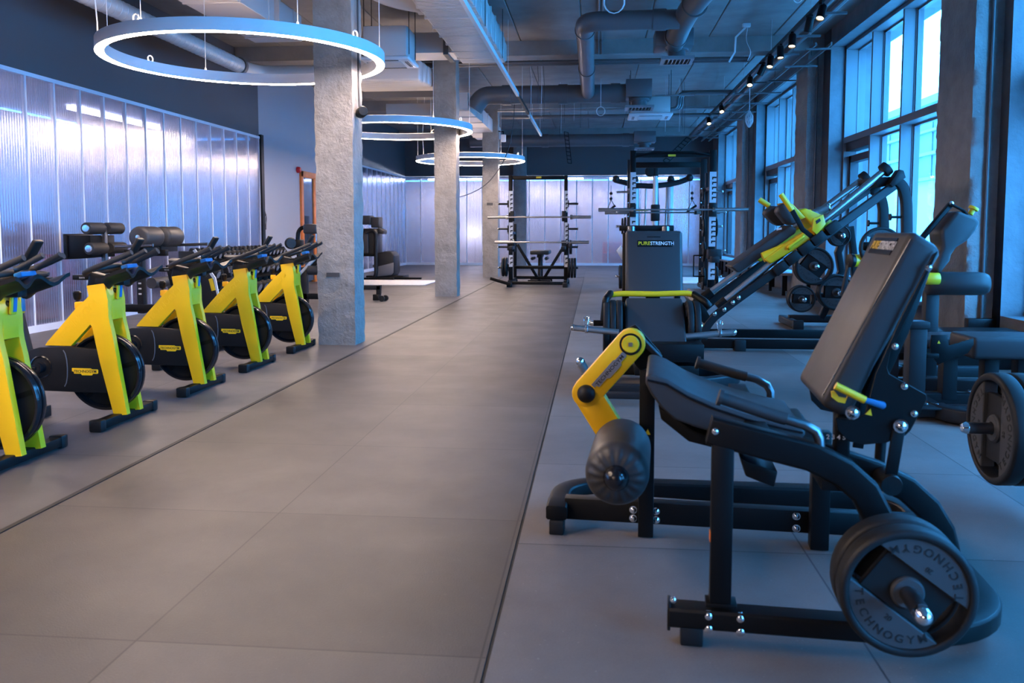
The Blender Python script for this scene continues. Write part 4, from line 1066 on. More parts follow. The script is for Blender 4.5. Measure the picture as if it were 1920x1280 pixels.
pure(lp, mtx, .044, .0035)
obj('top_bar', MB().bounds(xc-hw-.05, xc+hw-.06, .44, .50, zt-.005, zt+.045), 'frame', t, bev=.006)
for x in (-.19, .11): obj('top_post', MB().cyl((xc+x, .40, zt-.04), (xc+x, .42, zt+.028), .036, 18), 'steel_dark', t)
# tilted seat
s0, s1 = (-0.004,0.747)[1], (-0.028,0.405)[1]
w2 = [(-0.251,0.441),(0.237,0.404)]
seat = MB().prism([(.10, s0-.012), (-.32, s1), (-.35, s1-.075), (.08, s0-.10)], w2[0][0], w2[1][0]-.005, 'x')
obj('seat', seat, 'leather', t, bev=.026, seg=4, smooth=60)
obj('seat_shell', MB().prism([(.16, s0-.06), (.11, s0-.09), (-.33, s1-.08), (-.33, s1-.14), (.20, s0-.25)], w2[0][0]-.05, w2[0][0]+.0, 'x').prism([(.16, s0-.06), (.11, s0-.09), (-.33, s1-.08), (-.33, s1-.14), (.20, s0-.25)], w2[1][0]-.0, w2[1][0]+.03, 'x'), 'frame', t, bev=.005)
# yellow bar behind the pads
yb = [(-0.392,0.02,0.745),(-0.285,0.02,0.76),(-0.009,0.02,0.757),(0.268,0.02,0.768),(0.352,0.02,0.746)]
obj('handle_bar', MB().tube([(x, .13, z) for x, y, z in yb], .024, 16, rnd=.05), 'yellow', t)
for pts in ([(-0.375,-0.05,0.76),(-0.415,-0.05,0.724),(-0.431,-0.05,0.549)], [(0.33,-0.05,0.756),(0.401,-0.05,0.708),(0.436,-0.05,0.668)]):
    obj('handle_end', MB().tube([(pts[0][0], .13, pts[0][2])]+pts[1:], .031, 14, rnd=.03), 'frame', t)
# plate horns with plates
for sg, px0 in ((-1, (-0.283,0.518)), (1, (0.239,0.501))):
    tip = (-0.515,0.506) if sg < 0 else (0.353,0.498)
    h = obj('weight_horn', MB().cyl((px0[0]-sg*.05, 0, px0[1]), (tip[0], 0, px0[1]), .026), 'frame', t)
    obj('horn_tip', MB().lathe([(.026, 0), (.024, .02), (.015, .035), (0, .04)], (tip[0], 0, px0[1]), dirv=(sg, 0, 0), n=18), 'chrome', h)
zc = (-0.372,0.49)[1]
for k, px in enumerate((1137, 1148, 1159)):
    x = .5+(-0.408,0.49)[0]+k*.052
    plate('black weight plate, %s of three left of the tilted seat' % ('outermost', 'middle', 'innermost')[k], (x, 7.2, zc), .225, (0, .5, -PI/2), 'plates beside the tilted seat')
x = .5+(0.275,0.497)[0]
plate('black weight plate, inner one right of the tilted seat', (x, 7.2, zc), .225, (0, .5, PI/2), 'plates beside the tilted seat')
plate('black weight plate, outer one right of the tilted seat', (x+.056, 7.2, zc), .225, (0, .9, PI/2), 'plates beside the tilted seat')
# long chrome bars
for a, b, nm in (((-0.315,-0.38,0.486), (-0.672,-0.38,0.521), 'left'), ((0.214,-0.38,0.458), (0.578,-0.38,0.497), 'right')):
    o = obj('chrome_bar', MB().cyl(a, b, .026, 22), 'steel', t)
    obj('bar_tip', MB().lathe([(.026, 0), (.027, .012), (.018, .026), (0, .03)], b, dirv=Vector(b)-Vector(a), n=20), 'chrome', o)
    f = .28; c = Vector(b)*(1-f)+Vector(a)*f
    clip((.5+c.x, 7.2+c.y, c.z), 'wire spring clip on the %s chrome bar of the tilted seat machine' % nm)
# lower structure
fb = [(-0.242,0.41),(0.346,0.267)]
obj('front_box', MB().bounds(-.20, fb[1][0], -.48, -.02, fb[1][1], fb[0][1]), 'frame', t, bev=.006)
f2 = [(-0.187,0.233),(0.314,0.147)]
obj('lower_box', MB().bounds(f2[0][0], f2[1][0], -.42, .3, f2[1][1], f2[0][1]), 'frame', t, bev=.006)
sp = [(-0.436,0.594),(-0.391,0.008)]
obj('side_post', MB().bounds(sp[0][0]-.0, sp[1][0]+.05, -.05, .05, .05, sp[0][1]+.1).bounds(xc-hw-.02, xc-hw+.04, .38, .46, .05, zt-.02).bounds(xc+hw-.06, xc+hw-.01, .30, .38, .05, zb), 'frame', t, bev=.004)
obj('spine', MB().bounds(xc-.06, xc+.06, .3, .42, .05, zt-.05), 'frame', t, bev=.004)
fl = [(0.104,6.813,0.06),(0.319,6.037,0.06),(1.178,8.351,0.06),(1.147,7.264,0.06)]
bs = MB()
bs.rtube([(-.42, .3, .07), (-.42, -.55, .07)], .08, .08).rtube([(-.45, -.55, .07), (.25, -.55, .07)], .06, .07).rtube([(-.42, -.85, .07), (.25, -.85, .07)], .05, .05)
bs.rtube([(.2, -.85, .07), (.2, .3, .07)], .06, .08)
bs.rtube([(-.42, .3, .08), (.2, .3, .08)]+[(x, y, .08) for x, y in arc(.38, .02, .28, 90, -60, 9)]+[(.4, -.3, .08), (.2, -.36, .08)], .09, .09)
obj('base_frame', bs, 'grey_frame', t, bev=.004)
ch = [(-0.56,-0.62,0.166),(-0.615,-0.62,0.283)]
o = obj('foot_peg', MB().cyl((ch[0][0], -.55, ch[0][2]), ch[1], .034, 20), 'steel', t)
obj('peg_tip', MB().ball(ch[1], .036), 'chrome', o)
obj('peg_post', MB().bounds(ch[0][0]-.04, ch[0][0]+.04, -.59, -.51, .03, ch[0][2]+.03).bounds(ch[0][0]-.04, -.38, -.59, -.51, .03, .11), 'frame', t, bev=.004)

# ================================================================ hack squat sled
t = thing('hack_squat_machine', 'long slanted sled machine with chrome rails and yellow shoulder carriage', 'exercise machine', (1.9, 9.7, 0))
for y, pts, cap in ((-.3, [(-0.584,-0.3,0.465),(1.1,-0.3,1.912)], [(1.1,-0.3,1.912),(1.157,-0.3,1.962)]), (.3, [(-0.666,0.3,0.521),(1.08,0.3,1.87)], [(1.069,0.3,1.858),(1.131,0.3,1.905)])):
    r = obj('guide_rail', MB().cyl(pts[0], pts[1], .036, 20), 'steel', t)
    obj('end_buffer', MB().cyl(cap[0], cap[1], .075, 22), 'rubber', r, bev=.01)
    obj('rail_foot', MB().cyl(pts[0], Vector(pts[0])+(Vector(pts[1])-Vector(pts[0])).normalized()*.12, .052, 18), 'frame', r)
for y, pts in ((-.33, [(-0.735,-0.33,0.094),(-0.726,-0.33,0.222),(-0.637,-0.33,0.351),(-0.437,-0.33,0.515),(1.208,-0.33,1.765)]), (.33, [(-0.79,0.33,0.144),(-0.779,0.33,0.257),(-0.696,0.33,0.357),(-0.498,0.33,0.533),(1.173,0.33,1.775)])):
    obj('side_frame', MB().rtube(fillet(pts, .14), .09, .07, (0, 1, 0)), 'grey_frame', t, bev=.003)
tp = [(1.149,1.743),(1.29,1.892)]
obj('top_bracket', MB().prism([(1.144,1.781),(1.177,1.747),(1.303,1.846),(1.279,1.918),(1.235,1.929)], -.40, -.26).prism([(1.011,1.855),(1.28,1.865),(1.283,1.781),(1.068,1.755)], -.26, .34), 'grey_frame', t, bev=.004)
for y, pts in ((-.33, [(1.228,-0.33,1.821),(1.3,-0.33,1.754),(1.337,-0.33,1.614),(1.353,-0.33,1.307)]), (.33, [(1.185,0.33,1.775),(1.28,0.33,1.691),(1.319,0.33,1.56),(1.335,0.33,1.248)])):
    g = obj('rear_leg', MB().rtube(fillet(pts, .2)+[(pts[-1][0], y, .05)], .105, .08, (0, 1, 0)), 'grey_frame', t, bev=.004)
    z = pts[-1][2]+.13
    obj('storage_peg', MB().cyl((pts[-1][0]-.06, y, z), (pts[-1][0]-.17, y, z), .014).cyl((pts[-1][0]-.165, y, z), (pts[-1][0]-.18, y, z), .036), 'frame', g)
bs = MB()
for y in (-.33, .62): bs.rtube([(-.85, y, .075), (1.7, y, .075)], .08, .10)
bs.rtube([(-.75, -.33, .075), (-.75, .62, .075)], .08, .10).rtube([(1.6, -.33, .075), (1.6, .62, .075)], .08, .10)
bs = obj('base_frame', bs, 'frame', t, bev=.004)
fx = (-0.348,0.04)[0]
for x in (fx, 1.5): obj('rubber_foot', MB().bounds(x-.06, x+.06, -.40, -.28, 0, .12), 'rubber', bs, bev=.006)
for x in (-.7, 1.5): obj('rubber_foot', MB().bounds(x-.06, x+.06, .56, .68, 0, .12), 'rubber', bs, bev=.006)
# bolts and emblem on the near side frame
bolts(t, [(-0.376,-0.4,0.579),(-0.436,-0.4,0.527),(-0.525,-0.4,0.451),(-0.625,-0.4,0.404)], .018)
# stop blocks along the frame
sbs = [(0.054,-0.36,0.876),(0.179,-0.36,0.984),(0.309,-0.36,1.093),(0.438,-0.36,1.195),(0.583,-0.36,1.307)]
for c in sbs: obj('stop_block', MB().box((c[0], -.38, c[2]+.02), (.15, .09, .10), rotm(0, -.66, 0)), 'rubber', t, bev=.008)
# carriage
cg = [(-0.115,0.989),(-0.042,0.938),(0.258,1.121),(0.475,1.251),(0.517,1.319),(0.46,1.386),(0.266,1.262),(0.114,1.16)]
car = obj('carriage', MB().prism(cg, -.37, -.24), 'yellow', t, bev=.018, seg=3)
obj('far_slide', MB().prism(cg, .22, .33), 'yellow', car, bev=.018, seg=3)
cs = [(-0.115,0.976),(-0.035,0.919),(0.518,1.251),(0.5,1.296)]
obj('slide_tube', MB().cyl((cs[0][0], -.3, cs[0][1]+.03), (cs[2][0], -.3, cs[2][1]+.03), .055, 18), 'yellow', car)
cb = [(0.263,1.507),(0.331,1.536),(0.562,1.436),(0.631,1.384),(0.582,1.319),(0.422,1.319)]
obj('yoke', MB().prism(cb, -.26, .26), 'yellow', car, bev=.02, seg=3)
hk = [(0.435,1.223),(0.553,1.302),(0.519,1.364),(0.395,1.29)]
obj('latch_plate', MB().prism([(0.378,1.42),(0.475,1.464),(0.505,1.363),(0.415,1.251),(0.365,1.296)], -.42, -.37), 'lemon', car, bev=.006)
obj('latch_label', MB().prism([(0.396,1.397),(0.439,1.425),(0.45,1.397),(0.408,1.363)], -.424, -.419), 'letters', car)
gr = [(-0.005,-0.36,1.024),(0.148,-0.36,1.126),(0.289,-0.36,1.24)]
gb = [(0.128,-0.4,1.121),(0.144,-0.4,1.144),(0.258,-0.4,1.195),(0.285,-0.4,1.24)]
obj('side_grip', MB().tube([(0.146,-0.37,1.104), gb[0], gb[3], (0.27,-0.37,1.217)], .018, 10, rnd=.02), 'yellow', car)
bp = [(-0.441,0.901),(-0.343,0.832),(0.247,1.267),(0.257,1.319),(0.189,1.359)]
obj('back_pad', MB().prism(bp, -.20, .22), 'leather', t, bev=.02, seg=4, smooth=60)
obj('pad_tag', MB().prism([(0.042,1.319),(0.098,1.33),(0.099,1.307),(0.043,1.296)], -.203, -.199), 'white', t)
for y0, sh in ((-.27, 0), (.06, 0)):
    pp = [(0.043,1.55),(0.104,1.59),(0.172,1.573),(0.249,1.423),(0.244,1.365),(0.177,1.348),(0.12,1.377),(0.027,1.492)] if y0 < 0 else [(-0.024,1.517),(0.039,1.57),(0.121,1.564),(0.194,1.415),(0.184,1.355),(0.126,1.344),(0.061,1.379),(-0.035,1.475)]
    obj('shoulder_pad', MB().prism(pp, y0, y0+.19), 'leather', t, bev=.035, seg=4, smooth=60)
pl = [(0.125,1.598),(0.194,1.58),(0.333,1.435),(0.283,1.412)]
obj('pad_plate', MB().prism(pl, -.26, .24), 'yellow', car, bev=.005)
hn = [(0.046,-0.36,1.68),(0.166,-0.36,1.51),(0.281,-0.36,1.307),(0.433,-0.36,1.183)]
h = obj('handle_lever', MB().rtube(hn[1:], .05, .03, (0, 1, 0)), 'frame', t, bev=.004)
obj('handle_grip', MB().cyl(hn[0], hn[1], .030, 16), 'yellow', h)
hf = [(-0.046,0.33,1.648),(0.063,0.33,1.575),(0.184,0.33,1.46)]
h = obj('handle_lever', MB().tube(hf[1:], .022, 12), 'frame', t)
obj('handle_grip', MB().cyl(hf[0], hf[1], .030, 16), 'yellow', h)
wp = [(0.445,-0.1,1.47),(0.601,-0.1,1.544)]
hw_ = obj('weight_horn', MB().cyl(wp[0], wp[1], .045, 20), 'steel', t)
obj('horn_collar', MB().cyl(Vector(wp[0])-(Vector(wp[1])-Vector(wp[0])).normalized()*.03, wp[0], .065, 20), 'yellow', hw_)
obj('horn_tip', MB().ball(wp[1], .046), 'chrome', hw_)
fp = [(-0.867,0.531),(-0.81,0.622),(-0.658,0.353),(-0.734,0.292)]
obj('foot_plate', MB().prism(fp, -.36, .5), 'frame', t, bev=.005)

# ================================================================ plate tree
t = thing('plate_tree', 'black upright plate tree holding weight plates beyond the slanted sled', 'plate rack', (2.95, 11.8, 0))
ft = [(-0.454,-0.42,0.199),(-0.269,-0.42,0.117)]
obj('base_frame', MB().rtube([(ft[1][0]-.06, -.42, .06), (ft[1][0]-.06, .5, .06)], .1, .1).rtube([(.62, -.42, .06), (.62, .5, .06)], .1, .1).rtube([(ft[1][0]-.06, .1, .1), (.62, .1, .1)], .1, .1), 'grey_frame', t, bev=.006)
obj('foot_cap', MB().bounds(ft[1][0]-.12, ft[1][0]+.01, -.47, -.40, 0, .13), 'rubber', t, bev=.006)
up = [(0.103,0.1,0.226),(0.23,0.1,0.698),(0.192,0.1,1.094),(0.317,0.1,1.345)]
obj('upright', MB().rtube([(.1, .1, .1), (.35, .1, .75), (.30, .1, 1.0), (.42, .1, 1.35)], .09, .10, (0, 1, 0)).rtube([(.62, .1, .1), (.52, .1, .75), (.50, .1, 1.0), (.45, .1, 1.35)], .09, .10, (0, 1, 0)).rtube([(0, .1, .40), (.62, .1, .40)], .1, .1), 'grey_frame', t, bev=.005)
def tree_plates(px, r, lab, rot, n=2):
    for k in range(n):
        plate('%s %s' % (('front' if k == 0 else 'rear'), lab), (2.95+px[0]+.0, 11.8-.20+.085*k, px[1]), r, (0, rot, 0), 'plates on the plate tree', 1.5)
    h = obj('weight_horn', MB().cyl((px[0], .1, px[1]), (px[0], -.36, px[1]), .030, 16), 'steel_dark', t)
    obj('horn_tip', MB().ball((px[0], -.36, px[1]), .034), 'chrome', h)
tree_plates((-0.085,0.825), .252, 'large plate on the left horn of the plate tree', .62)
tree_plates((-0.232,0.392), .178, 'small plate on the lowest horn of the plate tree', .05)
tree_plates((0.211,0.481), .238, 'large plate on the lower right horn of the plate tree', .05)
tree_plates((0.231,1.225), .140, 'small plate on the top horn of the plate tree', .7)

# ================================================================ machine half hidden behind the tall backrest
t = thing('rowing_machine', 'plate loaded machine with yellow hub, mostly hidden behind the nearest tall backrest', 'exercise machine', (2.7, 8.6, 0))
hb = (-0.219,1.006)
obj('hub', MB().cyl((hb[0]+.0, -.03, hb[1]), (hb[0]+.28, .06, hb[1]), .062, 22), 'yellow', t)
obj('hub_cap', MB().cyl((hb[0]-.035, -.04, hb[1]), (hb[0]+.005, -.028, hb[1]), .066, 22), 'plastic', t, bev=.006)
obj('swing_arm', MB().rtube([(hb[0]-.02, 0, hb[1]), (hb[0]-.08, 0, hb[1]-.35)], .03, .07, (0, 1, 0)), 'grey_frame', t, bev=.004)
pc = (0.023,1.131)
obj('upright', MB().bounds(pc[0]-.06, pc[0]+.06, .25, .37, .05, pc[1]+.05).bounds(hb[0]+.2, pc[0], .0, .1, hb[1]-.05, hb[1]+.05), 'frame', t, bev=.005)
obj('base_frame', MB().bounds(-.3, .6, .26, .36, 0, .1).bounds(pc[0]-.06, pc[0]+.06, -.2, .5, 0, .1), 'frame', t, bev=.005)
obj('weight_horn', MB().cyl((pc[0], .3, pc[1]), (pc[0], -.22, pc[1]), .026), 'steel_dark', t)
plate('black weight plate seen at the top left edge of the nearest tall backrest', (2.7+pc[0], 8.6-.08, pc[1]), .2, (0, .3, 0))

# ================================================================ prone machine by the pilaster
t = thing('abdominal_machine', 'machine with thick horizontal roller and shaped upright pad before the nearest pilaster', 'exercise machine', (2.85, 7.4, 0))
ps = [(-0.068,0.796),(-0.052,0.349)]
obj('post', MB().bounds(ps[0][0]-.055, ps[0][0]+.05, -.05, .05, .04, ps[0][1]+.02), 'grey_frame', t, bev=.005)
obj('base_frame', MB().bounds(ps[0][0]-.05, ps[0][0]+.05, -.28, .6, .0, .09).bounds(-.5, .7, .45, .55, 0, .09), 'grey_frame', t, bev=.005)
rr = [(-0.135,0.861),(0.361,0.864)]; L = rr[1][0]-rr[0][0]; z = rr[0][1]; r = .096
prof = [(0, 0), (r*.7, 0), (r, .02), (r, L-.10), (r*.96, L-.04), (r*.8, L-.008), (r*.6, L), (0, L)]
ro = obj('roller_pad', MB().lathe(prof, (rr[0][0], -.05, z), dirv=(1, 0, 0), n=32), 'leather', t, smooth=60)
yg = [(-0.168,0.904),(-0.058,0.904)]
obj('end_collar', MB().cyl((yg[0][0], -.13, yg[0][1]), (yg[1][0], -.13, yg[1][1]), .05, 22), 'lemon', t, bev=.008)
up = [(-0.049,1.301),(0.07,1.462),(0.219,1.401),(0.257,1.367),(0.223,1.293),(0.159,1.214),(0.082,1.162),(0.042,1.1),(0.031,1.048),(-0.048,0.933),(-0.096,0.977),(-0.055,1.122),(-0.036,1.161),(-0.052,1.262)]
obj('chest_pad', MB().prism(up, -.12, .16), 'leather', t, bev=.055, seg=5, smooth=70)
ar = [(-0.11,-0.02,1.306),(0.055,-0.02,1.516)]
a_ = obj('swing_arm', MB().rtube([(ar[0][0]-.12, -.02, ar[0][2]-.16), ar[0], ar[1]], .04, .055, (0, 1, 0)), 'frame', t, bev=.004)
st = [(0.035,-0.05,1.515),(0.137,-0.05,1.462),(0.168,-0.05,1.428)]
obj('strap', MB().rtube(st, .012, .06, (0, 1, 0)), 'frame', a_)
bolts(a_, [(0.047,-0.05,1.519)], .013)
kb = [(0.209,-0.02,1.428),(0.229,-0.02,1.467),(0.24,-0.02,1.489)]
o = obj('knob', MB().cyl(kb[0], kb[1], .022, 16).cyl(kb[1], kb[2], .040, 20), 'lemon', t, bev=.005)

# ================================================================ bench machine, far right
t = thing('leg_curl_bench', 'low black bench machine with square post at the right edge, behind the nearest tall backrest', 'exercise machine', (2.4, 6.05, 0))
p = [(-0.27,0.633),(-0.158,0.217)]
obj('post', MB().bounds(p[0][0], p[1][0], -.05, .06, .06, p[0][1]), 'grey_frame', t, bev=.004)
c = [(-0.296,0.681),(-0.145,0.632)]
obj('post_cap', MB().bounds(c[0][0], c[1][0], -.065, .075, c[1][1], c[0][1]), 'grey_frame', t, bev=.007)
obj('foot_plate', MB().bounds(p[0][0]-.02, p[1][0]+.18, -.1, .1, .085, .10), 'grey_frame', t, bev=.002)
bolts(t, [(p[1][0]+.03, .0, .10), (p[1][0]+.10, .0, .10)], .014, (0, 0, 1))
fp = [(-0.052,0.498),(0.623,0.465)]
obj('rear_pad', MB().bounds(fp[0][0], fp[1][0]+.1, .60, .98, fp[0][1]-.09, fp[0][1]), 'leather', t, bev=.025, seg=3, smooth=60)
np_ = [(0.207,0.558),(0.543,0.403)]
obj('bench_pad', MB().bounds(np_[0][0], np_[0][0]+1.0, .1, .52, np_[1][1], np_[0][1]), 'leather', t, bev=.03, seg=4, smooth=60)
tr = [(-0.111,0.585),(-0.01,0.586),(0.004,0.513),(0.165,0.566),(0.167,0.522),(0.131,0.463),(0.004,0.414),(-0.058,0.383),(-0.102,0.438),(-0.118,0.504)]
w_ = obj('side_bracket', MB().prism(tr, .0, .015), 'frame', t, bev=.002)
wt = [(-0.063,0.549),(-0.073,0.527),(-0.052,0.527)]
obj('warning_sticker', MB().prism(wt, -.002, .001), 'lemon', w_)
sb = [(-0.167,0.463),(-0.072,0.431)]
obj('short_bar', MB().bounds(sb[0][0], sb[1][0], -.04, .0, sb[1][1], sb[0][1]), 'frame', t, bev=.003)
for px0, px1, y in ((1765, 1791, .35), (1842, 1868, .35), (1904, 1930, .35)):
    a, b = ((0.095,0.362)[0], (0.195,0.254)[0]) if px0 == 1765 else (((0.378,0.366)[0], (0.478,0.259)[0]) if px0 == 1842 else ((0.604,0.369)[0], (0.703,0.263)[0]))
    obj('leg', MB().bounds(a, b, .31, .41, .08, np_[1][1]+.03), 'grey_frame', t, bev=.004)
fr = [(-0.311,-0.35,0.193),(-0.263,-0.35,0.079)]
b = MB()
b.rtube([(-.25, .36, .08), (2.1, .36, .08)], .09, .10).rtube([(-.25, .95, .08), (2.1, .95, .08)], .09, .10)
b.rtube([(p[0][0]+.05, .0, .06), (1.6, .0, .06)], .09, .09)
b.rtube([(.45, .36, .08), (1.0, .0, .07)], .08, .07).rtube([(.75, .95, .08), (1.3, .36, .08)], .08, .07)
b.rtube([(-.05, .95, .08), (-.05, .0, .06)], .08, .09)
b.rtube([(x, y, .06) for x, y in arc(.25, .05, .30, 180, 300, 10)]+[(.75, -.24, .06), (1.5, -.22, .06)], .10, .10)
bs = obj('base_frame', b, 'grey_frame', t, bev=.004)
obj('rubber_foot', MB().bounds(.40, .5, -.28, -.20, 0, .05).bounds(-.1, 0, .9, 1, 0, .05), 'rubber', bs, bev=.004)
bolts(t, [(.30, .36, .132), (.62, .36, .132)], .014, (0, 0, 1))
obj('rear_upright', MB().bounds(-.16, -.08, .70, .78, .1, fp[0][1]-.08).bounds(-.25, .1, .66, .8, fp[0][1]-.13, fp[0][1]-.085), 'grey_frame', t, bev=.004)

# ================================================================ loaded lever at the right edge
t = thing('loaded_lever', 'thick weight horn pointing left at the right edge of the view, carrying three plates', 'weight horn', (1.95, 4.15, 0))
cc = (-0.1,0.372)
tip = (-0.191,0.382)
h = obj('horn', MB().cyl((cc[0]-.10, 0, cc[1]), (cc[0]+.75, 0, cc[1]), .027, 24), 'steel_dark', t)
obj('horn_tip', MB().lathe([(.027, 0), (.028, .012), (.02, .03), (0, .04)], (cc[0]-.10, 0, cc[1]), dirv=(-1, 0, 0), n=24), 'chrome', h)
obj('post', MB().bounds(cc[0]+.7, cc[0]+.8, -.05, .05, .05, .9), 'grey_frame', t, bev=.004)
obj('base_frame', MB().bounds(cc[0]+.65, cc[0]+.85, -.5, .5, 0, .08), 'grey_frame', t, bev=.004)
for k in range(3):
    plate('black weight plate on the horn at the right edge, %s' % ('outermost with its face shown', 'second from the left', 'third from the left')[k], (1.95+cc[0]+.035+.082*k, 4.15, cc[1]), .262, (0, PI/2, -PI/2), 'plates on the horn at the right edge', 1.35)
# benches and sills by the windows
M['sill'] = mat('grey_sill_timber', (.22, .22, .23), .45, vary=(3, .15))
for y0, y1, lb in ((10.6, 15.6, 'long low timber bench under the nearest tall window'), (17.3, 22.8, 'long low timber bench under the middle window'), (24.3, 30.0, 'long low timber bench under the farthest window')):
    t = thing('window_bench', lb, 'bench', (3.92, y0, 0), group='low benches under the windows')
    obj('bench_top', MB().bounds(-.26, .2, 0, y1-y0, .40, .45), 'sill', t, bev=.006)
    n = 5
    for k in range(n):
        y = .15+(y1-y0-.3)*k/(n-1)
        obj('leg', MB().bounds(-.22, -.16, y-.03, y+.03, 0, .40), 'frame', t); obj('leg', MB().bounds(.1, .16, y-.03, y+.03, 0, .40), 'frame', t)
t = thing('low_box', 'low black box on the floor at the right edge below the nearest pilaster', 'box', (3.62, 8.6, 0))
obj('body', MB().bounds(-.35, .45, -.3, .3, 0, .30), 'plastic', t, bev=.01); obj('lid', MB().bounds(-.36, .46, -.31, .31, .30, .33), 'frame', t, bev=.008)

# ================================================================ half racks
def hole_strip(x0, x1, y, segs, parent, side):
    """pale slotted hook strips on the face of an upright, dark J notches"""
    for z0, z1 in segs:
        s = obj('hook_strip', MB().bounds(x0, x1, y-.012, y, z0, z1), 'silver', parent)
        n = MB(); k = int((z1-z0-.06)/.10)
        for i in range(k):
            z = z0+.09+i*.10
            xa, xb = (x0+.35*(x1-x0), x1-.012) if side > 0 else (x0+.35*(x1-x0), x1-.012)
            n.bounds(xa, xb+.012, y-.014, y-.010, z, z+.030).bounds(xa, xa+.022, y-.014, y-.010, z-.028, z+.03)
        obj('notches', n, 'letters', s)
def barbell(loc, half, sl, label, r=.018):
    t = thing('barbell', label, 'barbell', loc)
    obj('shaft', MB().cyl((-half+sl, 0, 0), (half-sl, 0, 0), r, 14), 'steel', t)
    for s in (-1, 1):
        o = obj('sleeve', MB().cyl((s*(half-sl), 0, 0), (s*half, 0, 0), .036, 18), 'steel', t)
        obj('sleeve_collar', MB().cyl((s*(half-sl), 0, 0), (s*(half-sl-.05), 0, 0), .055, 18), 'chrome', o)
    return t
# ---- left rack
t = thing('half_rack', 'black half rack with two barbells at the far end of the lane', 'squat rack', (-1.32, 19.7, 0))
ul = [(-0.696,2.553),(-0.604,0.043)]; ur = [(0.586,2.569),(0.665,0.039)]
xl0, xl1, xr0, xr1, ztop = ul[0][0], ul[1][0], ur[0][0], ur[1][0], ul[0][1]
for x0, x1 in ((xl0, xl1), (xr0, xr1)):
    u = obj('front_upright', MB().bounds(x0, x1, 0, .09, .08, ztop), 'frame', t, bev=.005)
    hole_strip(x0+.012, x1+.004, -.001, [((-0.678,1.709)[1], (-0.678,2.199)[1]), ((-0.678,0.983)[1], (-0.678,1.476)[1]), ((-0.678,0.452)[1], (-0.678,0.724)[1])], u, 1)
    obj('rear_upright', MB().bounds(x0+.02, x1-.0, 1.0, 1.08, .08, 1.45), 'frame', t, bev=.005)
    obj('side_beam', MB().bounds(x0+.005, x1-.005, -.25, 1.15, .06, .15), 'frame', t, bev=.005)
    for yy in (-.27, 1.12): obj('rubber_foot', MB().bounds(x0-.015, x1+.015, yy-.05, yy+.05, 0, .10), 'rubber', t, bev=.008)
    obj('upper_side_beam', MB().bounds(x0+.02, x1-.02, .05, 1.04, 1.2, 1.26), 'frame', t, bev=.004)
zt = (-0.124,2.507)[1]
cb = obj('top_bar', MB().bounds(xl1, xr0, .01, .08, zt-.05, zt+.04), 'frame', t, bev=.006)
obj('badge', MB().bounds(-.06, .06, .004, .012, zt-.02, zt+.02), 'lemon', cb, bev=.003)
for s, x in ((-1, xl1), (1, xr0)):
    obj('diagonal_brace', MB().rtube([(x-s*.02, 1.04, .95), (x-s*.50, 1.04, .16)], .07, .09, (0, 1, 0)), 'frame', t, bev=.004)
    obj('spotter_arm', MB().bounds(x-.05, x+.05, -.5, .05, .86, .93).bounds(x-.055, x+.055, -.02, .11, .80, 1.06), 'grey_frame', t, bev=.006)
    obj('j_hook', MB().bounds(x-s*.0-.05, x+.05, -.06, .1, 1.50, 1.74), 'plastic', t, bev=.006)
for y, z in ((.5, .42), (1.04, .15), (-.2, .09)): obj('cross_beam', MB().bounds(xl1, xr0, y-.03, y+.03, z-.035, z+.035), 'frame', t, bev=.005)
obj('floor_lever', MB().rtube([(xl0-.38, -.35, .20), (xl0+.1, -.45, .07)], .06, .07), 'frame', t, bev=.004)
zs = [(0.732,1.904)[1], (0.735,1.328)[1], (0.737,0.91)[1], (0.74,0.429)[1]]
pegx = (0.905,1.683)[0]
for z in zs:
    for s, x in ((-1, xl0), (1, xr1)):
        pg = obj('storage_peg', MB().cyl((x, .05, z), (x+s*(pegx-xr1), .05, z), .024, 14).bounds(x+s*.0, x+s*.03, 0, .1, z-.08, z+.08), 'plastic', t)
        obj('peg_tip', MB().cyl((x+s*(pegx-xr1), .05, z), (x+s*(pegx-xr1+.012), .05, z), .024, 14), 'chrome', pg)
bz = (0.005,1.597)[1]; ba = [(-1.167,1.598),(1.2,1.595)]
barbell((-1.32+(ba[0][0]+ba[1][0])/2, 19.62, bz), (ba[1][0]-ba[0][0])/2, .42, 'upper chrome barbell resting on the left rack')
bz2 = (0.006,1.022)[1]; bb = [(-1.007,1.021),(1.156,1.024)]
barbell((-1.32+(bb[0][0]+bb[1][0])/2, 19.62, bz2), (bb[1][0]-bb[0][0])/2, .40, 'lower chrome barbell on the spotter arms of the left rack')
pr = [(0.7,0.91),(0.703,0.429)]
plate('small weight plate on the middle right peg of the left rack', (-1.32+pr[0][0]+.04, 19.75, pr[0][1]), .165, (0, 0, PI/2), 'plates on the left rack', 1.6)
for k in range(3): plate('weight plate on the lowest right peg of the left rack, %s' % ('inner', 'middle', 'outer')[k], (-1.32+pr[1][0]+.0+.068*k, 19.75, pr[1][1]), .232, (0, 0, PI/2), 'plates on the left rack')
pl = [(-0.726,0.447),(-0.776,1.229),(-0.814,0.484)]
for k in range(2): plate('weight plate on the lowest left peg of the left rack, %s' % ('inner', 'outer')[k], (-1.32+pl[0][0]-.03-.07*k, 19.75, pl[0][1]), .222, (0, 0, -PI/2), 'plates on the left rack')
plate('small weight plate between the farthest column and the left rack', (-1.32+pl[1][0]+.04, 20.75, pl[1][1]), .19, (0, 0, -PI/2), 'plates on the left rack')
obj('rear_peg', MB().cyl((xl0+.03, 1.05, pl[1][1]), (pl[1][0]-.05, 1.05, pl[1][1]), .024), 'steel_dark', t)
t = thing('flat_bench', 'small black adjustable bench standing inside the left rack', 'bench', (-1.38, 21.3, 0))
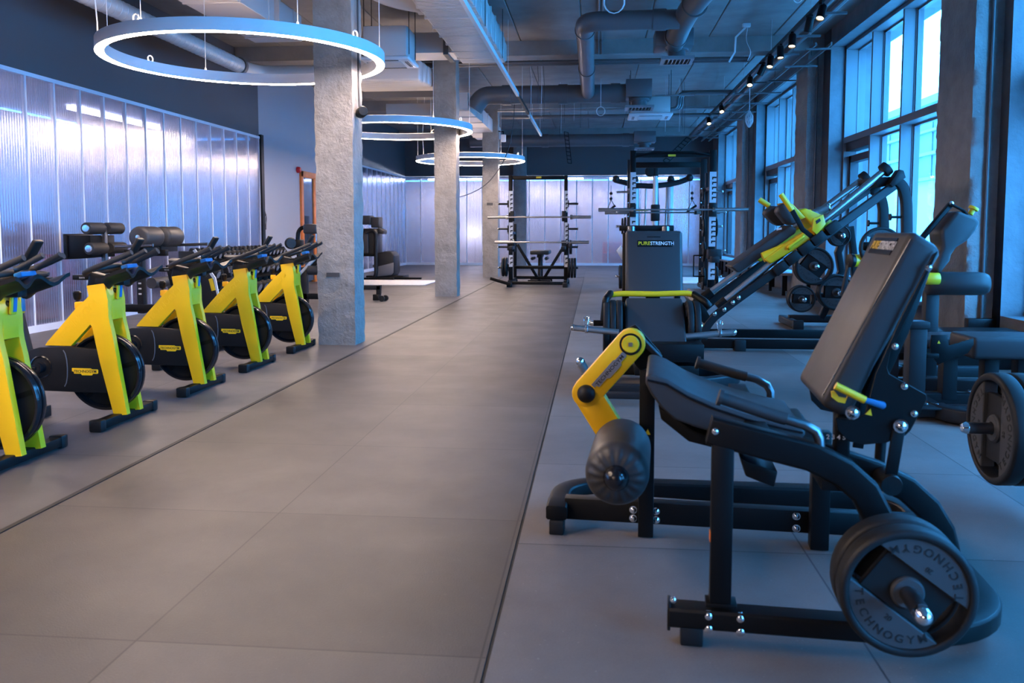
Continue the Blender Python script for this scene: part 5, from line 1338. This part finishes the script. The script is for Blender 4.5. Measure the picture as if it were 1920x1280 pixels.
obj('pad', MB().bounds(-.22, .24, -.5, .5, .70, .80), 'leather', t, bev=.03, seg=3)
obj('pad_support', MB().bounds(-.06, .06, -.4, .4, .63, .70), 'frame', t)
for y in (-.4, .4): obj('leg', MB().rtube([(0, y*.5, .65), (0, y, .05)], .08, .08, (1, 0, 0)).bounds(-.28, .28, y-.05, y+.05, 0, .08), 'frame', t)
obj('side_grip', MB().cyl((-.18, -.3, .60), (-.18, .3, .60), .04).cyl((.16, -.3, .60), (.16, .3, .60), .04), 'foam', t)
# ---- right rack
t = thing('power_rack', 'tall black double rack with two barbells behind the upright backrest machine', 'squat rack', (1.5, 17.6, 0))
ul = [(-0.821,2.907),(-0.708,0.335)]; ur = [(0.759,2.925),(0.895,0.007)]
xl0, xl1, xr0, xr1, ztop = ul[0][0], ul[1][0], ur[0][0], ur[1][0], ul[0][1]
zr = (0.693,2.847)[1]
for x0, x1, s in ((xl0, xl1, -1), (xr0, xr1, 1)):
    u = obj('front_upright', MB().bounds(x0, x1, 0, .09, .08, ztop), 'frame', t, bev=.005)
    hole_strip(x0+.008, x1+.004, -.001, [((0.82,1.85)[1], (0.809,2.468)[1]), ((0.836,0.97)[1], (0.825,1.571)[1]), ((0.847,0.3)[1], (0.841,0.657)[1])], u, 1)
    u = obj('rear_upright', MB().bounds(x0, x1, 1.5, 1.59, .08, zr), 'grey_frame', t, bev=.005)
    obj('middle_upright', MB().bounds(x0+.02, x1-.01, .75, .83, .08, zr-.35), 'grey_frame', t, bev=.005)
    bolts(u, [(x0+.02, 1.5, z) for z in (.4, .7, 1.0, 1.3, 1.6, 1.9, 2.2)], .012)
    obj('side_beam', MB().bounds(x0, x1, -.25, 1.75, .05, .14).bounds(x0+.01, x1-.01, .05, 1.55, 2.1, 2.18), 'frame', t, bev=.005)
    obj('storage_handle', MB().rtube([(x0-.05 if s < 0 else x0-.02, .3, .35), (x0-.25, .3, .35), (x0-.25, .3, .78), (x0-.02, .3, .78)], .035, .035, (0, 1, 0)) if s > 0 else MB().rtube([(x1+.02, .3, .35), (x1+.2, .3, .35), (x1+.2, .3, .78), (x1+.02, .3, .78)], .035, .035, (0, 1, 0)), 'frame', t)
    obj('j_hook', MB().bounds(x0-.01, x1+.01, -.08, .1, (0.825,1.571)[1], (0.821,1.828)[1]), 'plastic', t, bev=.006)
    zz = (0.838,0.862)[1]
    obj('spotter_arm', MB().bounds(x0-.03, x1+.10, -.25, .12, zz-.14, zz+.05).bounds(x0, x1+.02, -.55, 0, zz-.2, zz-.08), 'grey_frame', t, bev=.008)
zf = (0.011,2.825)[1]
cb = obj('top_bar', MB().bounds(xl1, xr0, .01, .08, zf-.06, zf+.03).tube([(xl1, -.02, zf-.05), (xl1+.35, -.05, zf+.04), (xr0-.35, -.05, zf+.04), (xr0, -.02, zf-.02)], .02, 10), 'frame', t)
obj('badge', MB().bounds(-.07, .08, -.075, -.06, zf-.05, zf-.01), 'lemon', cb)
obj('rear_top_bar', MB().bounds(xl1, xr0, 1.5, 1.59, zr-.18, zr-.06), 'frame', t, bev=.006)
zz = [(1.016,2.108)[1], (1.024,1.674)[1], (1.029,1.38)[1], (1.039,0.877)[1], (1.049,0.317)[1]]
pegx = (1.132,1.641)[0]
for i, z in enumerate(zz):
    for s, x in ((-1, xl0), (1, xr1)):
        yy = .3 if i % 2 else .8
        pg = obj('storage_peg', MB().cyl((x-s*.04, yy, z), (x+s*(pegx-xr1), yy, z), .024, 14), 'steel', t)
        obj('peg_tip', MB().ball((x+s*(pegx-xr1), yy, z), .026, 12), 'chrome', pg)
bz = (0.022,1.711)[1]; ba = [(-1.457,1.715),(1.528,1.708)]
barbell((1.5+(ba[0][0]+ba[1][0])/2, 17.53, bz), (ba[1][0]-ba[0][0])/2, .66, 'front chrome barbell across the right hand rack')
bz2 = (0.151,1.682)[1]; bb = [(-1.312,1.691),(1.182,1.686)]
barbell((1.5+(bb[0][0]+bb[1][0])/2, 19.02, bz2), (bb[1][0]-bb[0][0])/2, .5, 'rear chrome barbell seen just below the front one on the right hand rack')
def rp(px, py, r, y, lab, n=1, s=1):
    pass
for lab, c, r, yy, s in (('small weight plate on the top right peg of the right hand rack', (0.735,2.054), .14, .8, 1), ('weight plate on the second right peg of the right hand rack', (0.68,1.664), .15, .3, 1),
        ('weight plate on the third right peg of the right hand rack, inside', (0.758,1.36), .2, .8, 1), ('weight plate on the third right peg of the right hand rack, outside', (1.012,1.359), .2, .8, 1),
        ('weight plate on the fourth right peg of the right hand rack', (0.705,0.854), .21, .3, 1), ('large weight plate on the lowest right peg of the right hand rack, inside', (0.765,0.276), .24, .8, 1), ('large weight plate on the lowest right peg of the right hand rack, outside', (1.031,0.3), .24, .8, 1),
        ('pair of plates edge on at the middle left peg of the right hand rack, outer', (-0.943,1.383), .17, .8, -1), ('pair of plates edge on at the middle left peg of the right hand rack, inner', (-0.886,1.383), .19, .8, -1),
        ('large weight plate on the lowest left peg of the right hand rack, outer', (-0.977,0.301), .25, .8, -1), ('large weight plate on the lowest left peg of the right hand rack, inner', (-0.921,0.301), .25, .8, -1)):
    plate(lab, (1.5+c[0], 17.6+yy, c[1]), r, (0, 0, s*PI/2), 'plates on the right hand rack')
lp = [(-1.076,0.2,0.874),(-0.979,0.2,0.985),(-0.9,0.2,0.764),(-0.965,0.2,0.687)]
obj('landmine_pad', MB().prism([(x, z) for x, y, z in lp], .1, .5), 'offwhite', t, bev=.01)
# ---- cable crossover behind
t = thing('cable_machine', 'silver multi cable machine with curved top arms before the end wall', 'exercise machine', (1.6, 24, 0))
zt = (-0.037,2.626)[1]
x0, x1 = (-0.518,2.57)[0], (0.429,2.565)[0]
obj('base_frame', MB().bounds(x0-.2, x1+.2, -.6, .5, 0, .10), 'grey_frame', t, bev=.01)
for x in (x0, x1): obj('column_post', MB().cyl((x, 0, .1), (x, 0, zt), .085, 20), 'silver', t)
for px in (1201, 1209, 1216, 1234, 1241, 1248):
    pass
for k, x in enumerate([(-0.41,2.056)[0], (-0.278,2.055)[0], (0.13,2.054)[0], (0.29,2.054)[0]]):
    obj('guide_rod', MB().cyl((x, .1, .3), (x+(.05 if k % 2 else -.05), .1, zt-.02), .028 if k in (1, 3) else .04, 12), 'grey_frame' if k in (0, 2) else 'steel', t)
xm = (0.014,2.055)[0]
obj('mast', MB().cyl((xm, -.15, .1), (xm, -.15, zt+.15), .075, 18), 'silver', t)
obj('mast_lower', MB().bounds(xm-.12, xm+.12, -.28, -.05, 1.55, 2.0), 'plastic', t, bev=.02)
obj('pulley_head', MB().lathe([(0, -.05), (.13, -.05), (.15, 0), (.13, .05), (0, .05)], (xm-.15, -.15, zt+.28), 'y', 20).box((xm, -.15, zt+.30), (.14, .1, .42)), 'plastic', t, bev=.01)
obj('adjust_handle', MB().bounds(xm-.55, xm-.20, -.22, -.18, 1.82, 1.87), 'lemon', t, bev=.01)
arm = [(-1.064,-0.1,2.67),(-0.771,-0.1,2.595),(-0.522,-0.1,2.521),(-0.042,-0.1,2.504),(0.435,-0.1,2.56),(0.679,-0.1,2.616),(0.937,-0.1,2.717)]
obj('top_arm', MB().tube(arm, .075, 14), 'grey_frame', t, smooth=60)
for c, y in (((-1.064,2.699), -.1), ((0.936,2.731), -.1), ((-0.54,2.699), .1), ((0.444,2.693), .1)): obj('pulley_ball', MB().ball((c[0], y-.05, c[1]), .105, 20), 'grey_frame', t)
for px, s in (((-1.196,2.563), -1), ((1,2.551), 1)):
    obj('cable', MB().tube([(px[0], -.2, zt-.1), (px[0], -.2, zt-.52)], .006, 6), 'wire_dark', t)
    obj('cable_stop', MB().ball((px[0], -.2, zt-.32), .045, 12).ball((px[0], -.2, zt-.46), .045, 12), 'frame', t)
    obj('hand_grip', MB().cyl((px[0]-.15, -.2, zt-.85), (px[0]+.12, -.2, zt-.65), .03).tube([(px[0]-.12, -.2, zt-.82), (px[0], -.2, zt-.5), (px[0]+.1, -.2, zt-.66)], .012, 6), 'frame', t)
st = MB()
for k in range(14): st.bounds(xm-.05, xm+.42, .22, .42, .25+.06*k, .305+.06*k)
obj('weight_stack', st, 'frame', t)
# pale mats on the floor behind the right rack
t = single('floor_mat', MB().bounds(-1.0, 1.4, -1.3, 1.3, 0, .03), 'rug', 'pale mat on the floor behind the right hand rack', 'mat', loc=(3.0, 22.2, 0), bev=.01)
# dark service riser on the end wall by the left rack
struct('trim_20', MB().bounds(-3.02, -2.55, YF-.32, YF-.01, 0, ZC-.3), 'concrete_dark', bev=.01)

# ================================================================ things along the left wall
t = thing('roman_chair', 'black back extension bench with foam rollers and round pads behind the second bike', 'exercise bench', (-5.9, 10.75, 0))
rz1, rz2 = (-0.599,1.323)[1], (-0.579,1.062)[1]; rx = (-0.588,1.239)[0]
obj('foot_post', MB().bounds(rx-.03, rx+.03, -.03, .03, .3, rz1+.02), 'steel_dark', t, bev=.004)
for z, dx in ((rz1, 0), (rz2, .03)):
    for s in (-1, 1):
        f = obj('foam_roller', MB().lathe([(0, .05), (.07, .05), (.078, .065), (.078, .385), (.07, .40), (0, .40)], (rx+dx, 0, z), dirv=(0, s, 0), n=24), 'foam', t, smooth=60)
        obj('roller_cap', MB().lathe([(.05, .40), (.045, .412), (0, .414)], (rx+dx, 0, z), dirv=(0, s, 0), n=20), 'chrome', f)
fp = [(-0.965,1.225),(-0.564,1.232),(-0.574,0.973),(-0.954,0.958)]
obj('foot_plate', MB().bounds(rx-.36, rx-.02, -.28, .28, rz2-.12, rz2+.17).bounds(rx-.38, rx-.33, -.30, .30, rz2-.14, rz2+.19), 'frame', t, bev=.006)
pc = (0.159,1.211)
for s in (-1, 1):
    p = obj('round_pad', MB().lathe([(0, .06), (.11, .06), (.135, .08), (.138, .12), (.138, .44), (.13, .47), (.10, .485), (0, .485)], (pc[0], 0, pc[1]), dirv=(0, s, 0), n=36), 'leather', t, smooth=60)
    obj('pad_bolt', MB().lathe([(.03, .485), (.03, .50), (0, .505)], (pc[0], 0, pc[1]), dirv=(0, s, 0), n=12), 'chrome', p)
obj('pad_beam', MB().bounds(pc[0]-.45, pc[0]+.12, -.04, .04, pc[1]-.25, pc[1]-.17).bounds(pc[0]-.04, pc[0]+.04, -.45, .45, pc[1]-.2, pc[1]-.13).bounds(pc[0]-.05, pc[0]+.05, -.035, .035, pc[1]-.2, pc[1]), 'frame', t, bev=.005)
obj('hand_grip', MB().tube([(pc[0]-.1, .5, pc[1]-.12), (pc[0]+.45, .5, pc[1]-.10)], .02, 10).tube([(pc[0]-.3, -.5, pc[1]-.12), (pc[0]+.2, -.5, pc[1]-.10)], .02, 10), 'steel_dark', t)
ux = (-0.087,0.498)[0]
u = obj('upright', MB().bounds(ux-.045, ux+.045, -.045, .045, .2, pc[1]-.17), 'grey_frame', t, bev=.005)
sc = MB()
for k in range(8): sc.bounds(ux-.02, ux+.02, -.047, -.044, .45+.07*k, .47+.07*k)
obj('height_marks', sc, 'white', u)
obj('base_frame', MB().bounds(rx-.2, ux+.35, -.05, .05, .22, .32).bounds(rx-.1, rx, -.45, .45, 0, .1).bounds(ux+.25, ux+.35, -.45, .45, 0, .1).bounds(rx-.09, rx-.01, -.05, .05, .05, .3).bounds(ux+.26, ux+.34, -.05, .05, .05, .3), 'frame', t, bev=.005)
obj('lower_roller', MB().lathe([(0, -.3), (.07, -.3), (.07, .3), (0, .3)], (ux+.3, 0, .62), 'y', 22), 'foam', t)

t = thing('dumbbell_rack', 'three tier black dumbbell rack along the partition behind the middle bikes', 'dumbbell rack', (-6.45, 13.3, 0))
obj('end_panel', MB().prism([(-.30, 0), (.36, 0), (.36, .10), (.28, .50), (-.05, .96), (-.30, .96)], -.03, .02), 'grey_frame', t, bev=.006)
obj('end_panel', MB().prism([(-.30, 0), (.36, 0), (.36, .10), (.28, .50), (-.05, .96), (-.30, .96)], 4.0, 4.05), 'grey_frame', t, bev=.006)
obj('end_edge', MB().rtube([(.37, -.005, .08), (.29, -.005, .52), (-.04, -.005, .98)], .05, .03, (0, 1, 0)), 'silver', t)
o = obj('side_emblem', MB().box((.26, -.036, .42), (.07, .008, .20), rotm(0, -.25, 0)), 'lemon', t, bev=.004)
tiers = [(.24, .24, 'lowest'), (.12, .56, 'middle'), (-.08, .86, 'top')]
for x, z, nm in tiers:
    obj('shelf', MB().box((x-.10, 2.0, z-.06), (.10, 3.96, .03), rotm(0, .35, 0)).box((x+.10, 2.0, z-.10), (.10, 3.96, .03), rotm(0, .35, 0)), 'frame', t)
def make_db(loc, label, grp, r, L):
    d = thing('dumbbell', label, 'dumbbell', loc, 0, grp)
    d.rotation_euler = (0, .35, 0)
    obj('handle', MB().cyl((-.07, 0, 0), (.07, 0, 0), .017, 12), 'steel', d)
    for s in (-1, 1):
        h = obj('head', MB().lathe([(0, .06), (r*.8, .06), (r, .075), (r, .06+L-.012), (r*.9, .06+L), (0, .06+L)], dirv=(s, 0, 0), n=22), 'rubber', d)
        obj('head_face', MB().lathe([(r*.72, .061+L), (0, .062+L)], dirv=(s, 0, 0), n=22), 'grey_badge', h)
    return d
for (x, z, nm), r, L, n in zip(tiers, (.105, .085, .062), (.12, .10, .08), (14, 16, 20)):
    d0 = None
    for k in range(n):
        loc = (-6.45+x, 13.3+.2+3.6*k/(n-1), z+r*.75)
        lb = 'round black dumbbell on the %s tier of the rack by the partition' % nm
        if d0 is None: d0 = make_db(loc, lb, 'dumbbells on the %s tier' % nm, r, L)
        else: dup(d0, loc, (0, .35, 0))

t = thing('cable_row_machine', 'black machine with pale slanted rail standing half behind the nearest column', 'exercise machine', (-4.85, 14.2, 0))
p = [(-0.175,0.619),(-0.065,-0.032)]
obj('post', MB().bounds(p[0][0], p[1][0], -.05, .06, .0, p[0][1]+.05), 'grey_frame', t, bev=.006)
r = [(-0.341,-0.05,0.392),(0.118,-0.05,0.841)]
obj('slanted_rail', MB().rtube([r[0], (r[1][0]+.3, -.05, r[1][2]+.31)], .05, .07, (0, 1, 0)), 'silver', t, bev=.004)
obj('rail_bed', MB().rtube([(r[0][0]-.08, .0, r[0][2]-.08), (r[1][0]+.3, .0, r[1][2]+.22)], .10, .06, (0, 1, 0)), 'frame', t, bev=.004)
b = [(-0.095,1.403),(0.108,1.239)]
obj('head_pad', MB().bounds(b[0][0], b[0][0]+.24, -.12, .12, b[1][1], b[0][1]), 'leather', t, bev=.03, seg=3)
tb = [(-0.002,0,1.339),(-0.152,0,1.348),(-0.219,0,1.275),(-0.231,0,1.13)]
obj('bent_tube', MB().tube(tb+[(tb[-1][0]+.02, 0, .75)], .035, 12, rnd=.06), 'frame', t)
b2 = [(-0.316,1.139),(-0.15,0.984)]
obj('side_box', MB().bounds(b2[0][0], b2[1][0], -.1, .1, b2[1][1], b2[0][1]), 'frame', t, bev=.01)
dc = (-0.318,1.077)
obj('disc_pad', MB().lathe([(0, -.05), (.08, -.05), (.10, -.02), (.10, .02), (.08, .05), (0, .05)], (dc[0], -.1, dc[1]), dirv=(.6, -1, 0), n=24), 'foam', t)
obj('base_frame', MB().bounds(p[0][0]-.5, p[1][0]+.9, -.05, .05, .12, .22).bounds(p[0][0]-.5, p[0][0]-.4, -.4, .4, 0, .12).bounds(p[1][0]+.75, p[1][0]+.85, -.4, .4, 0, .12), 'frame', t, bev=.005)
obj('foam_roller', MB().lathe([(0, -.2), (.08, -.2), (.08, .2), (0, .2)], (p[1][0]+.25, -.1, p[0][1]-.0), dirv=(1, 0, 0), n=20), 'foam', t)

t = thing('leg_press_machine', 'dark leg press machine with padded seat shell right of the nearest column', 'exercise machine', (-5.6, 22.6, 0))
s = [(-0.627,1.347),(-0.196,0.601)]
obj('seat_shell', MB().bounds(s[0][0]-.35, s[1][0], -.35, .35, s[1][1], s[0][1]), 'plastic', t, bev=.10, seg=4)
obj('seat_pad', MB().bounds(s[0][0]-.3, s[0][0]+.22, -.42, -.33, s[1][1]+.08, s[0][1]-.12), 'leather', t, bev=.035, seg=3)
h1, h2 = [(-0.595,1.69),(-0.394,1.447)], [(-0.39,1.647),(-0.159,1.361)]
for h in (h1, h2): obj('head_pad', MB().bounds(h[0][0]-(.15 if h is h1 else 0), h[1][0], -.2, .2, h[1][1], h[0][1]), 'leather', t, bev=.03, seg=3)
obj('side_pad', MB().prism([(-0.201,1.376),(-0.041,1.29),(-0.057,1.19),(-0.232,1.218)], -.2, .2), 'leather', t, bev=.02)
hs = [(-0.242,0.026),(-0.22,0.666),(0.013,0.738),(0.187,0.724),(0.272,0.625),(0.282,0.199),(0.223,0.085),(0.005,0.027)]
obj('housing', MB().prism(hs, -.36, .3), 'grey_frame', t, bev=.03, seg=3)
obj('housing_panel', MB().prism([(-0.209,0.325),(0.256,0.441),(0.253,0.171),(0.194,0.114),(-0.198,0.069)], -.375, -.36), 'pipe', t, bev=.004)
obj('frame_loop', MB().tube([(-0.475,-0.4,1.234),(-0.33,-0.4,1.318),(-0.201,-0.4,1.234),(-0.215,-0.4,0.102),(-0.318,-0.4,-0.012),(-0.492,-0.4,-0.027)], .05, 12, rnd=.12), 'grey_frame', t)
obj('foot', MB().bounds(.15, 1.0, -.4, -.3, 0, .05).bounds(-.6, .3, -.6, -.5, 0, .05).bounds(-.5, .5, -.35, .35, 0, .09), 'frame', t, bev=.006)
obj('linkage', MB().tube([(-0.191,-0.2,0.364),(0.045,-0.2,0.636)], .03, 8).tube([(-0.324,-0.25,0.323),(-0.089,-0.25,0.523)], .04, 8), 'steel_dark', t)

single('rug', MB().bounds(-1.4, 1.05, -.85, .95, 0, .02), 'rug', 'white flat woven rug on the floor between the first two columns', 'rug', loc=(-5.05, 20.6, 0), bev=.006)
t = thing('wheeled_stand', 'dark angled foot with small wheels poking out beside the nearest column', 'stand', (-3.95, 15.3, 0))
obj('arm', MB().bounds(-.9, .03, -.04, .04, .21, .29).bounds(-.05, .03, -.04, .04, .10, .29), 'grey_frame', t, bev=.005)
obj('castor_block', MB().bounds(-.10, .02, -.1, .02, .02, .13), 'frame', t, bev=.01)
for x, y in ((.06, -.06), (.10, .06)): obj('wheel', MB().lathe([(0, -.03), (.05, -.03), (.055, -.02), (.055, .02), (.05, .03), (0, .03)], (x, y, .055), 'y', 20), 'rubber', t)
obj('upright', MB().bounds(-.9, -.82, -.04, .04, 0, 1.0), 'grey_frame', t)

# ---- unseen strip lamps added to make partitions glow; globe lamp, blurred red furniture behind
M['partition_glow'] = emit('partition_glow', (.70, .80, 1.0), 62.)
M['partition_glow_soft'] = emit('partition_glow_soft', (.72, .80, 1.0), 26.)
M['globe'] = emit('globe_lamp', (1.0, .96, .95), 60.)
M['red_fabric'] = mat('red_upholstery', (.75, .06, .05), .8)
def redbox(loc, w_, d_, h_, label):
    t = thing('armchair', label, 'armchair', loc)
    obj('seat', MB().bounds(-w_/2, w_/2, -d_/2, d_/2, .08, h_*.55), 'red_fabric', t, bev=.05, seg=3)
    obj('backrest', MB().bounds(-w_/2, w_/2, d_/2-.16, d_/2, .1, h_), 'red_fabric', t, bev=.05, seg=3)
redbox((.62, YF+.55, 0), .75, .6, .85, 'blurred red seat behind the end wall partition between the two racks')
redbox((-.9+2.35, YF+.55, 0), .5, .6, .75, 'blurred red seat behind the end wall partition, left of the upright backrest machine')
for k, (y, lb) in enumerate(((11.3, 'blurred red seat behind the left partition, beyond the second bike'), (12.9, 'blurred red seat behind the left partition, beyond the middle bike'))): redbox((XL-.7, y, 0), .7, 1.0, .95, lb)
for k, (x, y) in enumerate(((XL-1.3, 4.5), (XL-1.3, 9.5), (XL-1.3, 14.5))):
    single('added_strip_lamp', MB().bounds(-.06, .06, -1.4, 1.4, 0, .05), 'partition_glow_soft', 'unseen strip lamp added to light the left partition from behind, %s' % ('nearest', 'middle', 'farthest')[k], 'lamp', loc=(x, y, PT-.02))
for k, x in enumerate((-5.2, -1.8, 1.8)):
    single('added_strip_lamp', MB().bounds(-1.3, 1.3, -.06, .06, 0, .05), 'partition_glow', 'unseen strip lamp added to light the end partition from behind, %s' % ('left', 'middle', 'right')[k], 'lamp', loc=(x, YF+1.4, PT-.02))
t = thing('globe_lamp', 'bright round lamp glowing behind the end partition beside the farthest column', 'lamp', (-4.55, YF+.5, 0))
obj('globe', MB().ball((0, 0, 1.2), .16), 'globe', t); obj('stem', MB().cyl((0, 0, .02), (0, 0, 1.05), .015), 'frame', t); obj('base', MB().cyl((0, 0, 0), (0, 0, .025), .15), 'frame', t)
